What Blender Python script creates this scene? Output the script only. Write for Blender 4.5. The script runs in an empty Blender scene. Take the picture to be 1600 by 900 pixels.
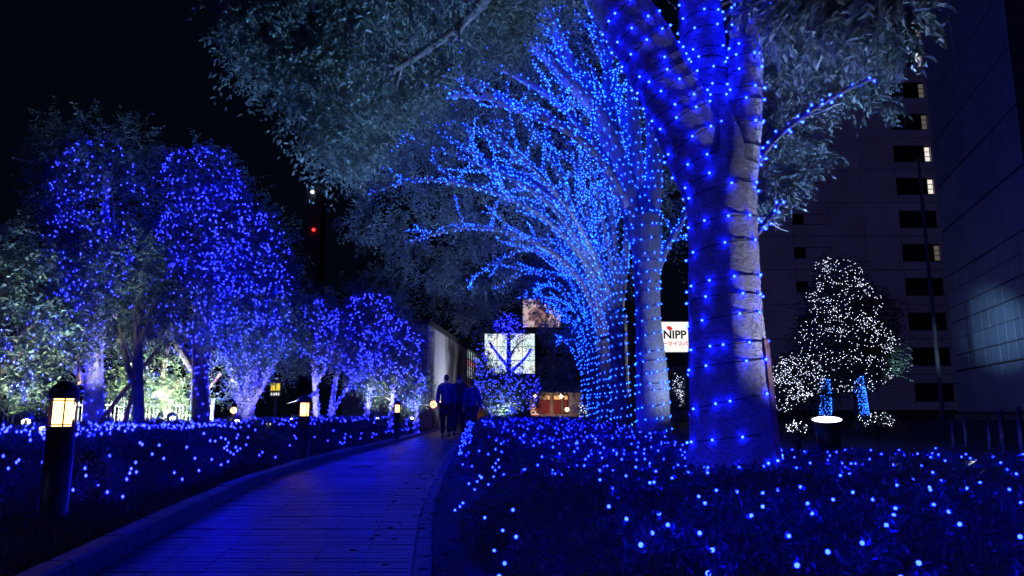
import bpy, bmesh, math, random
import numpy as np
from mathutils import Vector, Matrix

random.seed(7)
RNG = np.random.default_rng(11)
R = math.radians
SC = bpy.context.scene
COL = SC.collection

# ------------------------------------------------------------------ camera, sky, exposure
F = 1155.0                      # focal length in pixels of the 1600 px wide photograph
TILT = R(9.63)
HC = 0.66
cam_data = bpy.data.cameras.new("camera")
cam_data.sensor_width = 36.0
cam_data.lens = 36.0 * F / 1600.0
cam_data.clip_start = 0.05
cam_data.clip_end = 3000.0
cam = bpy.data.objects.new("camera", cam_data)
cam.location = (0, 0, HC)
cam.rotation_euler = (R(90) + TILT, 0, 0)
COL.objects.link(cam)
SC.camera = cam

world = bpy.data.worlds.new("World")
SC.world = world
world.use_nodes = True
bg = world.node_tree.nodes["Background"]
bg.inputs["Color"].default_value = (0.12, 0.34, 0.9, 1)     # night sky over the city
bg.inputs["Strength"].default_value = 0.0042

city_fill = bpy.data.lights.new("city_fill_light", 'SUN')          # added fill lamp standing for the city sky glow, from behind the camera
city_fill.energy = 0.20
city_fill.angle = R(30)
city_fill.color = (0.22, 0.23, 1.0)
city_fill_o = bpy.data.objects.new("city_fill_light", city_fill)
city_fill_o.rotation_euler = (R(70), 0, R(-40))
COL.objects.link(city_fill_o)

SC.view_settings.view_transform = 'Standard'
SC.view_settings.look = 'None'
SC.view_settings.exposure = 0.0
SC.view_settings.gamma = 1.0
cy = SC.cycles
cy.use_denoising = True
cy.max_bounces = 5
cy.diffuse_bounces = 2
cy.glossy_bounces = 2
cy.transmission_bounces = 4
cy.caustics_reflective = False
cy.caustics_refractive = False
cy.sample_clamp_indirect = 2.0
cy.use_light_tree = True

# strengths of the lamps the place has
LED_POWER = 170.0
FLOOD = 1.0

# ------------------------------------------------------------------ helpers: pixels to points
CT, ST = math.cos(TILT), math.sin(TILT)

def pt(px, py, D):
    """world point at distance D (along y) seen at pixel px, py of the photograph"""
    u = (450 - py) / F
    r = (px - 800) / F
    dy = CT - u * ST
    dz = ST + u * CT
    k = D / dy
    return Vector((r * k, D, HC + dz * k))

def gp(px, py, z=0.0):
    """world point on the level z"""
    u = (450 - py) / F
    r = (px - 800) / F
    dy = CT - u * ST
    dz = ST + u * CT
    k = (z - HC) / dz
    return Vector((r * k, dy * k, z))

def mpp(D):
    return D / F

# ------------------------------------------------------------------ helpers: objects
def tag(o, label=None, cat=None, group=None, kind=None):
    if label: o["label"] = label
    if cat: o["category"] = cat
    if group: o["group"] = group
    if kind: o["kind"] = kind
    return o

def thing(name, label, cat, loc=(0, 0, 0), rz=0.0, group=None):
    o = bpy.data.objects.new(name, None)
    o.empty_display_size = 0.1
    o.location = loc
    o.rotation_euler = (0, 0, rz)
    COL.objects.link(o)
    return tag(o, label, cat, group)

def link(name, mesh, parent=None, keep=True):
    o = bpy.data.objects.new(name, mesh)
    COL.objects.link(o)
    if parent is not None:
        o.parent = parent
        if keep:
            chain = Matrix.Identity(4)
            p = parent
            while p is not None:
                chain = Matrix.LocRotScale(p.location, p.rotation_euler, p.scale) @ chain if p.parent is None or True else chain
                p = p.parent
            mesh.transform(chain.inverted())
    return o

def big_mesh(name, V, Fc, mats, parent=None, smooth=False, keep=True, mi=None):
    V = np.ascontiguousarray(V, dtype=np.float32).reshape(-1, 3)
    Fc = np.ascontiguousarray(Fc, dtype=np.int32)
    m = bpy.data.meshes.new(name)
    k = Fc.shape[1]
    m.vertices.add(len(V)); m.vertices.foreach_set("co", V.ravel())
    m.loops.add(Fc.size); m.loops.foreach_set("vertex_index", Fc.ravel())
    m.polygons.add(len(Fc))
    m.polygons.foreach_set("loop_start", np.arange(0, Fc.size, k, dtype=np.int32))
    m.polygons.foreach_set("use_smooth", np.full(len(Fc), smooth))
    if not isinstance(mats, (list, tuple)): mats = [mats]
    for mt in mats: m.materials.append(mt)
    if mi is not None: m.polygons.foreach_set("material_index", np.asarray(mi, dtype=np.int32))
    m.update(calc_edges=True)
    m.validate()
    return link(name, m, parent, keep)

class MB:
    """collects shapes; build() links them as one mesh object"""
    def __init__(s):
        s.v = []; s.f = []; s.mi = []; s.sm = []
    def add(s, verts, faces, mi=0, smooth=False):
        o = len(s.v)
        s.v += [tuple(q) for q in verts]
        for fc in faces:
            s.f.append([o + i for i in fc]); s.mi.append(mi); s.sm.append(smooth)
        return s
    def box(s, c, size, rz=0.0, mi=0, bev=0.0, mat=None):
        hx, hy, hz = size[0] / 2, size[1] / 2, size[2] / 2
        if bev <= 0:
            vs = [(-hx, -hy, -hz), (hx, -hy, -hz), (hx, hy, -hz), (-hx, hy, -hz), (-hx, -hy, hz), (hx, -hy, hz), (hx, hy, hz), (-hx, hy, hz)]
            fs = [(0, 3, 2, 1), (4, 5, 6, 7), (0, 1, 5, 4), (1, 2, 6, 5), (2, 3, 7, 6), (3, 0, 4, 7)]
        else:
            b = bev
            vs = []
            for z, i in ((-hz, 0), (hz - b, 0), (hz, b)):
                vs += [(-hx + i, -hy + i, z), (hx - i, -hy + i, z), (hx - i, hy - i, z), (-hx + i, hy - i, z)]
            fs = [(0, 3, 2, 1), (8, 9, 10, 11)]
            for k in (0, 4):
                for i in range(4):
                    j = (i + 1) % 4
                    fs.append((k + i, k + j, k + 4 + j, k + 4 + i))
        M = Matrix.Translation(c) @ (mat if mat is not None else Matrix.Rotation(rz, 4, 'Z'))
        return s.add([M @ Vector(q) for q in vs], fs, mi)
    def tube(s, P, rad, n=8, mi=0, caps=True, smooth=True):
        P = [Vector(p) for p in P]
        if not hasattr(rad, '__len__'): rad = [rad] * len(P)
        vs = []; fs = []
        ref = Vector((0.31, 0.87, 0.11)).normalized()
        t0 = (P[1] - P[0]).normalized()
        u = t0.cross(ref)
        if u.length < 1e-3: u = t0.cross(Vector((1, 0, 0)))
        u.normalize()
        for i, p in enumerate(P):
            t = (P[min(i + 1, len(P) - 1)] - P[max(i - 1, 0)]).normalized()
            u = (u - t * u.dot(t)).normalized()
            w = t.cross(u)
            for k in range(n):
                a = 2 * math.pi * k / n
                vs.append(p + (u * math.cos(a) + w * math.sin(a)) * rad[i])
        for i in range(len(P) - 1):
            for k in range(n):
                k2 = (k + 1) % n
                fs.append((i * n + k, i * n + k2, (i + 1) * n + k2, (i + 1) * n + k))
        s.add(vs, fs, mi, smooth)
        if caps:
            o = len(s.v) - len(vs)
            s.f.append([o + k for k in range(n)][::-1]); s.mi.append(mi); s.sm.append(False)
            s.f.append([o + (len(P) - 1) * n + k for k in range(n)]); s.mi.append(mi); s.sm.append(False)
        return s
    def lathe(s, prof, c=(0, 0, 0), n=16, mi=0, smooth=True, M=None, caps=True):
        vs = []; fs = []
        for r, z in prof:
            for k in range(n):
                a = 2 * math.pi * k / n
                vs.append((r * math.cos(a), r * math.sin(a), z))
        for i in range(len(prof) - 1):
            for k in range(n):
                k2 = (k + 1) % n
                fs.append((i * n + k, i * n + k2, (i + 1) * n + k2, (i + 1) * n + k))
        if caps:
            fs.append(tuple(range(n))[::-1])
            fs.append(tuple((len(prof) - 1) * n + k for k in range(n)))
        MM = Matrix.Translation(c) @ (M if M is not None else Matrix.Identity(4))
        return s.add([MM @ Vector(q) for q in vs], fs, mi, smooth)
    def poly(s, pts, mi=0):
        return s.add(pts, [tuple(range(len(pts)))], mi)
    def build(s, name, mats, parent=None, keep=True):
        m = bpy.data.meshes.new(name)
        m.from_pydata(s.v, [], s.f)
        if not isinstance(mats, (list, tuple)): mats = [mats]
        for mt in mats: m.materials.append(mt)
        m.polygons.foreach_set("material_index", s.mi)
        m.polygons.foreach_set("use_smooth", s.sm)
        m.update()
        return link(name, m, parent, keep)

def text_mesh(name, body, size, mat, M, parent, depth=0.004, bold=0.0, w=1.0):
    c = bpy.data.curves.new(name, 'FONT')
    c.body = body; c.size = size; c.extrude = depth; c.align_x = 'CENTER'; c.align_y = 'CENTER'
    c.offset = bold
    tmp = bpy.data.objects.new(name + "_curve", c)
    COL.objects.link(tmp)
    dg = bpy.context.evaluated_depsgraph_get()
    me = bpy.data.meshes.new_from_object(tmp.evaluated_get(dg))
    bpy.data.objects.remove(tmp)
    me.materials.clear(); me.materials.append(mat)
    me.transform(M @ Matrix.Scale(w, 4, (1, 0, 0)))
    return link(name, me, parent)

# ------------------------------------------------------------------ materials
def mat_new(name):
    m = bpy.data.materials.new(name); m.use_nodes = True
    nt = m.node_tree
    return m, nt, nt.nodes["Principled BSDF"]

def mat(name, col, rough=0.7, metal=0.0, var=0.25, scale=6.0, bump=0.0, bscale=30.0, spec=0.5, rand=0.0, coords='Object', detail=6.0):
    m, nt, b = mat_new(name)
    N = nt.nodes; L = nt.links
    tc = N.new("ShaderNodeTexCoord")
    nz = N.new("ShaderNodeTexNoise"); nz.inputs["Scale"].default_value = scale; nz.inputs["Detail"].default_value = detail
    L.new(tc.outputs[coords], nz.inputs["Vector"])
    mr = N.new("ShaderNodeMapRange")
    mr.inputs["From Min"].default_value = 0.3; mr.inputs["From Max"].default_value = 0.7
    mr.inputs["To Min"].default_value = 1 - var; mr.inputs["To Max"].default_value = 1 + var
    L.new(nz.outputs["Fac"], mr.inputs["Value"])
    val = mr.outputs["Result"]
    if rand > 0:
        oi = N.new("ShaderNodeObjectInfo"); gi = N.new("ShaderNodeNewGeometry")
        ad = N.new("ShaderNodeMath"); ad.operation = 'ADD'
        L.new(oi.outputs["Random"], ad.inputs[0]); L.new(gi.outputs["Random Per Island"], ad.inputs[1])
        fr = N.new("ShaderNodeMath"); fr.operation = 'FRACT'; L.new(ad.outputs[0], fr.inputs[0])
        m2 = N.new("ShaderNodeMapRange"); m2.inputs["To Min"].default_value = 1 - rand; m2.inputs["To Max"].default_value = 1 + rand
        L.new(fr.outputs[0], m2.inputs["Value"])
        mu = N.new("ShaderNodeMath"); mu.operation = 'MULTIPLY'
        L.new(val, mu.inputs[0]); L.new(m2.outputs[0], mu.inputs[1]); val = mu.outputs[0]
    hs = N.new("ShaderNodeVectorMath"); hs.operation = 'SCALE'
    hs.inputs[0].default_value = col
    L.new(val, hs.inputs["Scale"])
    L.new(hs.outputs["Vector"], b.inputs["Base Color"])
    b.inputs["Roughness"].default_value = rough
    b.inputs["Metallic"].default_value = metal
    b.inputs["Specular IOR Level"].default_value = spec
    if bump > 0:
        n2 = N.new("ShaderNodeTexNoise"); n2.inputs["Scale"].default_value = bscale; n2.inputs["Detail"].default_value = 8
        L.new(tc.outputs[coords], n2.inputs["Vector"])
        bp = N.new("ShaderNodeBump"); bp.inputs["Strength"].default_value = bump; bp.inputs["Distance"].default_value = 0.02
        L.new(n2.outputs["Fac"], bp.inputs["Height"]); L.new(bp.outputs["Normal"], b.inputs["Normal"])
    return m

def leaf_mat(name, c1, c2, trans=0.3, rough=0.45):
    m, nt, b = mat_new(name)
    N = nt.nodes; L = nt.links
    gi = N.new("ShaderNodeNewGeometry")
    cr = N.new("ShaderNodeValToRGB")
    cr.color_ramp.elements[0].color = (*c1, 1); cr.color_ramp.elements[1].color = (*c2, 1)
    L.new(gi.outputs["Random Per Island"], cr.inputs["Fac"])
    L.new(cr.outputs["Color"], b.inputs["Base Color"])
    b.inputs["Roughness"].default_value = rough
    b.inputs["Specular IOR Level"].default_value = 0.35
    tr = N.new("ShaderNodeBsdfTranslucent"); L.new(cr.outputs["Color"], tr.inputs["Color"])
    mx = N.new("ShaderNodeMixShader"); mx.inputs["Fac"].default_value = trans
    L.new(b.outputs["BSDF"], mx.inputs[1]); L.new(tr.outputs["BSDF"], mx.inputs[2])
    L.new(mx.outputs["Shader"], N["Material Output"].inputs["Surface"])
    return m

def emit(name, col, strength=1.0):
    m, nt, b = mat_new(name)
    N = nt.nodes
    e = N.new("ShaderNodeEmission"); e.inputs["Color"].default_value = (*col, 1); e.inputs["Strength"].default_value = strength
    nt.links.new(e.outputs[0], N["Material Output"].inputs["Surface"])
    N.remove(b)
    return m

def led(name, r, g, b):
    """a light emitting diode: radiance given as r, g, b"""
    return emit(name, (r / b, g / b, 1.0), b)

M = {}
M['bark'] = mat('bark', (0.30, 0.27, 0.25), 0.85, var=0.2, scale=26, bump=0.6, bscale=60)
def bark_near():
    m = mat('bark_near', (0.30, 0.27, 0.25), 0.88, var=0.25, scale=30)
    nt = m.node_tree; N = nt.nodes; L = nt.links
    tc = N.new("ShaderNodeTexCoord"); mp = N.new("ShaderNodeMapping"); mp.inputs["Scale"].default_value = (13, 13, 26)
    a = N.new("ShaderNodeTexNoise"); a.inputs["Scale"].default_value = 2.6; a.inputs["Detail"].default_value = 10; a.inputs["Roughness"].default_value = .7
    v = N.new("ShaderNodeTexVoronoi"); v.inputs["Scale"].default_value = 26
    col = N.new("ShaderNodeValToRGB"); col.color_ramp.elements[0].position = .36; col.color_ramp.elements[0].color = (.17, .15, .14, 1)
    col.color_ramp.elements[1].position = .58; col.color_ramp.elements[1].color = (.36, .33, .31, 1)
    L.new(a.outputs["Fac"], col.inputs[0]); L.new(col.outputs[0], N["Principled BSDF"].inputs["Base Color"])
    L.new(tc.outputs["Object"], mp.inputs[0]); L.new(mp.outputs[0], a.inputs["Vector"]); L.new(tc.outputs["Object"], v.inputs["Vector"])
    ad = N.new("ShaderNodeMath"); ad.operation = 'MULTIPLY_ADD'; ad.inputs[1].default_value = .35
    L.new(v.outputs["Distance"], ad.inputs[0]); L.new(a.outputs["Fac"], ad.inputs[2])
    bp = N.new("ShaderNodeBump"); bp.inputs["Strength"].default_value = .9; bp.inputs["Distance"].default_value = .02
    L.new(ad.outputs[0], bp.inputs["Height"]); L.new(bp.outputs["Normal"], N["Principled BSDF"].inputs["Normal"])
    return m
M['bark_near'] = bark_near()
M['bark_dark'] = mat('bark_dark', (0.12, 0.10, 0.085), 0.9, var=0.4, scale=9, bump=0.5, bscale=50)
M['bark_black'] = mat('bark_black', (0.06, 0.05, 0.045), 0.9, var=0.4, scale=9)
M['bark_pale'] = mat('bark_pale', (0.36, 0.32, 0.29), 0.85, var=0.3, scale=8, bump=0.5, bscale=50)
M['zelkova'] = leaf_mat('zelkova_leaf', (0.06, 0.085, 0.06), (0.14, 0.17, 0.125), 0.3)
M['evergreen'] = leaf_mat('evergreen_leaf', (0.05, 0.08, 0.05), (0.12, 0.16, 0.10), 0.22)
M['conifer'] = leaf_mat('conifer_leaf', (0.02, 0.035, 0.02), (0.05, 0.075, 0.045), 0.1)
M['azalea'] = leaf_mat('azalea_leaf', (0.05, 0.07, 0.06), (0.12, 0.145, 0.12), 0.15)
M['grassblade'] = leaf_mat('grass_blade', (0.03, 0.055, 0.02), (0.07, 0.1, 0.04), 0.2)
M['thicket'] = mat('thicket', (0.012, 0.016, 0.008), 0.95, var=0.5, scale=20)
M['soil'] = mat('soil', (0.035, 0.028, 0.022), 0.95, var=0.4, scale=5, bump=0.6, bscale=40)
M['asphalt'] = mat('asphalt', (0.045, 0.045, 0.047), 0.85, var=0.25, scale=0.8, bump=0.2, bscale=60)
M['paver'] = mat('paver', (0.10, 0.09, 0.086), 0.36, var=0.3, scale=9, bump=0.25, bscale=60, rand=0.22)
M['mortar'] = mat('mortar', (0.11, 0.10, 0.095), 0.9, var=0.3, scale=30)
M['kerb'] = mat('kerb_granite', (0.11, 0.105, 0.105), 0.65, var=0.25, scale=25, bump=0.2, bscale=90, rand=0.12)
M['bollard'] = mat('bollard_paint', (0.035, 0.03, 0.028), 0.45, var=0.2, scale=8)
M['lampframe'] = mat('lamp_frame', (0.10, 0.05, 0.025), 0.45, metal=0.5, var=0.2)
M['wire'] = mat('wire_black', (0.012, 0.012, 0.013), 0.5, var=0.1)
M['socket'] = mat('bulb_socket', (0.02, 0.025, 0.03), 0.5, var=0.1)
M['fence'] = mat('fence_paint', (0.55, 0.55, 0.56), 0.5, var=0.1)
M['stake'] = mat('stake_wood', (0.30, 0.15, 0.09), 0.85, var=0.4, scale=14, bump=0.4, bscale=60)
M['tower'] = mat('tower_panel', (0.50, 0.43, 0.40), 0.8, var=0.12, scale=0.4, rand=0.10)
M['joint'] = mat('joint', (0.03, 0.03, 0.034), 0.9, var=0.2)
M['glassdark'] = mat('window_glass', (0.012, 0.013, 0.018), 0.12, var=0.2, spec=0.6)
M['steelpanel'] = mat('steel_panel', (0.20, 0.31, 0.46), 0.38, metal=0.3, var=0.15, scale=0.5, rand=0.10)
M['metal'] = mat('grey_metal', (0.22, 0.22, 0.24), 0.4, metal=0.7, var=0.15)
M['darkwall'] = mat('dark_wall', (0.10, 0.11, 0.13), 0.85, var=0.2, scale=0.6)
M['plazawall'] = mat('plaza_wall', (0.03, 0.032, 0.04), 0.85, var=0.2, scale=2)
M['concrete'] = mat('concrete', (0.38, 0.38, 0.40), 0.8, var=0.2, scale=1.2)
M['skyscraper'] = mat('skyscraper', (0.05, 0.05, 0.055), 0.7, var=0.2, scale=0.1)
M['kiosk'] = mat('kiosk_paint', (0.30, 0.30, 0.33), 0.6, var=0.15)
M['redpaint'] = mat('red_paint', (0.5, 0.04, 0.02), 0.5, var=0.1)
M['white'] = mat('white_paint', (0.75, 0.75, 0.75), 0.6, var=0.05)
M['navy'] = mat('navy_print', (0.006, 0.01, 0.035), 0.6, var=0.05)
M['coat_blue'] = mat('coat_cloth', (0.02, 0.025, 0.16), 0.9, var=0.2, scale=12)
M['coat_grey'] = mat('coat_cloth_grey', (0.02, 0.02, 0.06), 0.9, var=0.2, scale=12)
M['trousers'] = mat('trouser_cloth', (0.015, 0.015, 0.02), 0.9, var=0.2)
M['skin'] = mat('skin', (0.42, 0.27, 0.2), 0.6, var=0.1)
M['hair'] = mat('hair', (0.012, 0.01, 0.009), 0.5, var=0.2)

P = LED_POWER
M['led_near'] = led('led_near', 0.22, 0.62, P * 3.0)
M['led_trunk'] = led('led_trunk', 0.26, 0.9, P * 1.25)
M['led_deep'] = led('led_deep', 0.9, 1.25, P * 1.9)
M['led_leftbed'] = led('led_leftbed', 0.32, 0.48, P * 0.8)
M['led_azure'] = led('led_azure', 0.22, 2.2, P * 0.8)
M['led_far'] = led('led_far', 0.7, 1.1, P * 0.16)
M['led_white'] = led('led_white', 3.6, 3.9, 5.0)
M['led_cyan'] = led('led_cyan', 0.25, 1.7, 14.0)

# ------------------------------------------------------------------ helpers: leaves
def unit(a):
    return a / np.maximum(np.linalg.norm(a, axis=-1, keepdims=True), 1e-9)

def leaves(Pn, Dn, Ln, Wn, rng, fold=0.25, four=False):
    """one folded leaf per row: base Pn, direction Dn, length, width"""
    n = len(Pn)
    Dn = unit(Dn)
    side = unit(np.cross(Dn, unit(rng.normal(size=(n, 3)) * 0.6 + np.array([0, 0, 1.0]))))
    up = np.cross(side, Dn)
    Ln = np.broadcast_to(Ln, (n,))[:, None]; Wn = np.broadcast_to(Wn, (n,))[:, None]
    if not four:
        V = np.stack([Pn, Pn + Dn * Ln * .45 - side * Wn / 2 + up * Wn * fold, Pn + Dn * Ln, Pn + Dn * Ln * .45 + side * Wn / 2 + up * Wn * fold], 1)
        o = np.arange(n)[:, None] * 4
        Fc = np.concatenate([o + np.array([0, 1, 2]), o + np.array([0, 2, 3])], 1).reshape(-1, 3)
        return V.reshape(-1, 3), Fc
    tip = Pn + Dn * Ln - up * Ln * 0.12
    mid = Pn + Dn * Ln * .5
    V = np.stack([Pn, mid - side * Wn * .5 - Dn * Ln * .14 + up * Wn * fold, mid - side * Wn * .38 + Dn * Ln * .2 + up * Wn * fold * .7, tip,
                  mid + side * Wn * .38 + Dn * Ln * .2 + up * Wn * fold * .7, mid + side * Wn * .5 - Dn * Ln * .14 + up * Wn * fold], 1)
    o = np.arange(n)[:, None] * 6
    Fc = np.concatenate([o + np.array(q) for q in ([0, 1, 2], [0, 2, 3], [0, 3, 4], [0, 4, 5])], 1).reshape(-1, 3)
    return V.reshape(-1, 3), Fc

def noise3(Q, s, seed=0.0):
    x, y, z = (Q * s + seed).T
    return (np.sin(x * 1.7 + 1.3 * np.sin(y * 1.1 + seed)) + np.sin(y * 1.9 + 1.2 * np.sin(z * 1.3)) + np.sin(z * 2.1 + 1.4 * np.sin(x * 0.9))
            + 0.6 * np.sin(x * 4.1 + z * 3.3) + 0.6 * np.sin(y * 3.7 - x * 2.9)) / 4.2

def ell(px, py, D, rx, ry, rd=None):
    """an ellipsoid of the crown: centre pixel, distance, half width and half height in pixels, half depth in metres"""
    c = np.array(pt(px, py, D)); k = mpp(D)
    return c, np.array([rx * k, rd if rd is not None else 0.8 * (rx + ry) / 2 * k, ry * k])

def sample_ells(E, n, rng, hollow=0.45, clump=0.9, cs=None, thr=-0.15, seed=0.0):
    """points in a union of ellipsoids, thinned by a noise so that clumps and gaps form; also the outward direction"""
    vol = np.array([np.prod(e[1]) ** 0.72 for e in E]); vol /= vol.sum()
    out = []; od = []
    for (c, r), w in zip(E, vol):
        m = int(n * w * 2.2) + 8
        d = unit(rng.normal(size=(m, 3)))
        q = (hollow + (1 - hollow) * rng.random(m) ** 0.6)[:, None]
        q = q * (1 + 0.10 * rng.normal(size=(m, 1)))
        X = c + d * r * q
        s = cs if cs else 2.2 / max(r.mean(), .3)
        keep = noise3(X, s, seed) + 0.25 * rng.normal(size=m) > thr
        X = X[keep]; d = d[keep]
        k = min(len(X), int(n * w))
        out.append(X[:k]); od.append(d[:k])
    return np.concatenate(out), np.concatenate(od)

def sprays(O, dirs, nl, tl, L, W, rng, droop=0.5, four=False):
    """twigs with alternate leaves: one per row of O"""
    S = len(O)
    fld = np.stack([noise3(O, 1.1 / max(tl * 3, .4), 3.0), noise3(O, 1.1 / max(tl * 3, .4), 7.0), noise3(O, 1.1 / max(tl * 3, .4), 11.0)], 1)
    d = unit(dirs * 0.6 + fld * 0.45 + rng.normal(size=(S, 3)) * 0.45 + np.array([0, 0, -droop * 0.6]))
    sd = unit(np.cross(d, np.array([0, 0, 1.0]) + 0.3 * rng.normal(size=(S, 3))))
    t = (np.arange(nl) + rng.random((S, nl)) * 0.5) / nl
    tl_ = tl * (0.6 + 0.8 * rng.random((S, 1)))
    pos = O[:, None] + d[:, None] * (t * tl_)[..., None]
    pos[..., 2] -= (t ** 2) * tl_ * droop * 0.6
    sgn = np.where((np.arange(nl) % 2)[None, :] == 0, 1.0, -1.0)
    ld = d[:, None] * 0.62 + sd[:, None] * sgn[..., None] * 0.85 + rng.normal(size=(S, nl, 3)) * 0.22
    ld[..., 2] -= droop * 0.40
    n = S * nl
    LL = L * (0.65 + 0.6 * rng.random(n)); WW = W * (0.7 + 0.5 * rng.random(n))
    return leaves(pos.reshape(-1, 3), ld.reshape(-1, 3), LL, WW, rng, four=four)

OCT_V = np.array([(1, 0, 0), (-1, 0, 0), (0, 1, 0), (0, -1, 0), (0, 0, 1.25), (0, 0, -1.25)], float)
OCT_F = np.array([(0, 2, 4), (2, 1, 4), (1, 3, 4), (3, 0, 4), (2, 0, 5), (1, 2, 5), (3, 1, 5), (0, 3, 5)])

def bulbs(X, r, material, parent, name='bulb_cluster'):
    X = np.asarray(X, float)
    r = np.broadcast_to(r, (len(X),))
    V = X[:, None] + OCT_V[None] * r[:, None, None]
    Fc = (np.arange(len(X))[:, None, None] * 6 + OCT_F[None]).reshape(-1, 3)
    o = big_mesh(name, V.reshape(-1, 3), Fc, material, parent, smooth=True)
    o["kind"] = "stuff"
    return o

def bulb_mesh(material):
    mb = MB()
    mb.lathe([(0.0045, -0.020), (0.006, -0.018), (0.006, -0.007)], n=7, mi=0)
    mb.lathe([(0.0062, -0.007), (0.0096, -0.002), (0.0104, 0.003), (0.0080, 0.009), (0.0036, 0.0125)], n=8, mi=1)
    m = bpy.data.meshes.new('bulb')
    m.from_pydata(mb.v, [], mb.f)
    m.materials.append(M['socket']); m.materials.append(material)
    m.polygons.foreach_set("material_index", mb.mi); m.polygons.foreach_set("use_smooth", mb.sm)
    m.update()
    return m
BULB = bulb_mesh(M['led_near'])
BULB_TRUNK = bulb_mesh(M['led_trunk'])

def bulb_objects(X, N, parent, sc=1.0, mesh=None):
    for p, n in zip(X, N):
        o = bpy.data.objects.new('bulb', mesh or BULB)
        COL.objects.link(o)
        o.parent = parent
        o.location = Vector(p) - parent.location
        o.scale = (sc, sc, sc)
        o.rotation_mode = 'QUATERNION'
        o.rotation_quaternion = Vector((0, 0, 1)).rotation_difference(Vector(n))

def surf_points(E, n, rng):
    """points evenly over the near side of a crown"""
    w = np.array([e[1][0] * e[1][2] for e in E]); k = rng.choice(len(E), n * 3, p=w / w.sum())
    C = np.array([e[0] for e in E])[k]; Rd = np.array([e[1] for e in E])[k]
    d = unit(rng.normal(size=(n * 3, 3))); d[:, 1] = -np.abs(d[:, 1])
    X = C + d * Rd * (.86 + .12 * rng.random((n * 3, 1)))
    inside = np.zeros(len(X), bool)
    for c, r in E:
        inside |= (((X - c) / r) ** 2).sum(1) < .60
    return X[~inside][:n]

def walk_strings(E, n, rng, step=0.09, per=14, shell=0.9, front=0.6, seed=0.0):
    """points of light along strands laid over the outside of a crown"""
    pts = []
    vol = np.array([e[1][0] * e[1][2] for e in E]); vol /= vol.sum()
    while len(pts) < n:
        c, r = E[rng.choice(len(E), p=vol)]
        d = unit(rng.normal(size=3))
        if rng.random() < front and d[1] > 0.2: d[1] *= -1
        X = c + d * r * shell * (0.55 + 0.5 * rng.random())
        v = unit(rng.normal(size=3) + np.array([0, 0, 0.6]))
        for _ in range(rng.integers(per // 2, per * 2)):
            pts.append(X + rng.normal(size=3) * step * 0.22)
            v = unit(v + rng.normal(size=3) * 0.55)
            q = (X - c) / r
            if np.linalg.norm(q) > 1.0: v = unit(v - q * 0.9)
            if np.linalg.norm(q) < 0.55: v = unit(v + q * 0.7)
            X = X + v * step * (0.6 + 0.8 * rng.random())
    return np.array(pts[:n])

def spline(P, n):
    """Catmull-Rom through rows of P (xyz + radius)"""
    P = np.asarray(P, float)
    Q = np.vstack([2 * P[0] - P[1], P, 2 * P[-1] - P[-2]])
    out = []
    for i in range(len(P) - 1):
        p0, p1, p2, p3 = Q[i:i + 4]
        for t in np.linspace(0, 1, n, endpoint=False):
            out.append(0.5 * ((2 * p1) + (-p0 + p2) * t + (2 * p0 - 5 * p1 + 4 * p2 - p3) * t * t + (-p0 + 3 * p1 - 3 * p2 + p3) * t ** 3))
    out.append(P[-1])
    return np.array(out)

def limb_px(rows, D0):
    """rows of (px, py, radius px[, depth offset]) to spline points in metres"""
    out = []
    for q in rows:
        D = D0 + (q[3] if len(q) > 3 else 0.0)
        p = pt(q[0], q[1], D)
        out.append((*p, q[2] * mpp(D)))
    return spline(out, 4)

def limb_obj(C, name, material, parent, n=10):
    if n >= 14:                                        # finer rings so that the bark can swell and hollow
        sg = np.concatenate([[0], np.cumsum(np.linalg.norm(np.diff(C[:, :3], axis=0), axis=1))])
        u = np.linspace(0, sg[-1], max(len(C), int(sg[-1] / .035)))
        C = np.stack([np.interp(u, sg, C[:, k]) for k in range(4)], 1)
    mb = MB().tube(C[:, :3], np.maximum(C[:, 3], 0.003), n=n)
    if n >= 14:
        V = np.array(mb.v); A = np.repeat(C[:, :3], n, 0); Rr = np.repeat(C[:, 3], n)[:, None]
        dv = V - A
        k = 1 + 0.035 * noise3(V * np.array([1, 1, .55]), 6.0, 2.0)[:, None] + 0.02 * noise3(V, 17.0, 5.0)[:, None]
        if name == 'trunk':
            ang = np.arctan2(dv[:, 1], dv[:, 0]); low = np.clip((0.62 - V[:, 2]) / 0.6, 0, 1)
            k = k * (1 + (low ** 2 * (0.07 + 0.09 * np.sin(ang * 5 + 1.0)))[:, None])
        mb.v = [tuple(q) for q in A + dv * k]
    return mb.build(name, material, parent)

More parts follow.
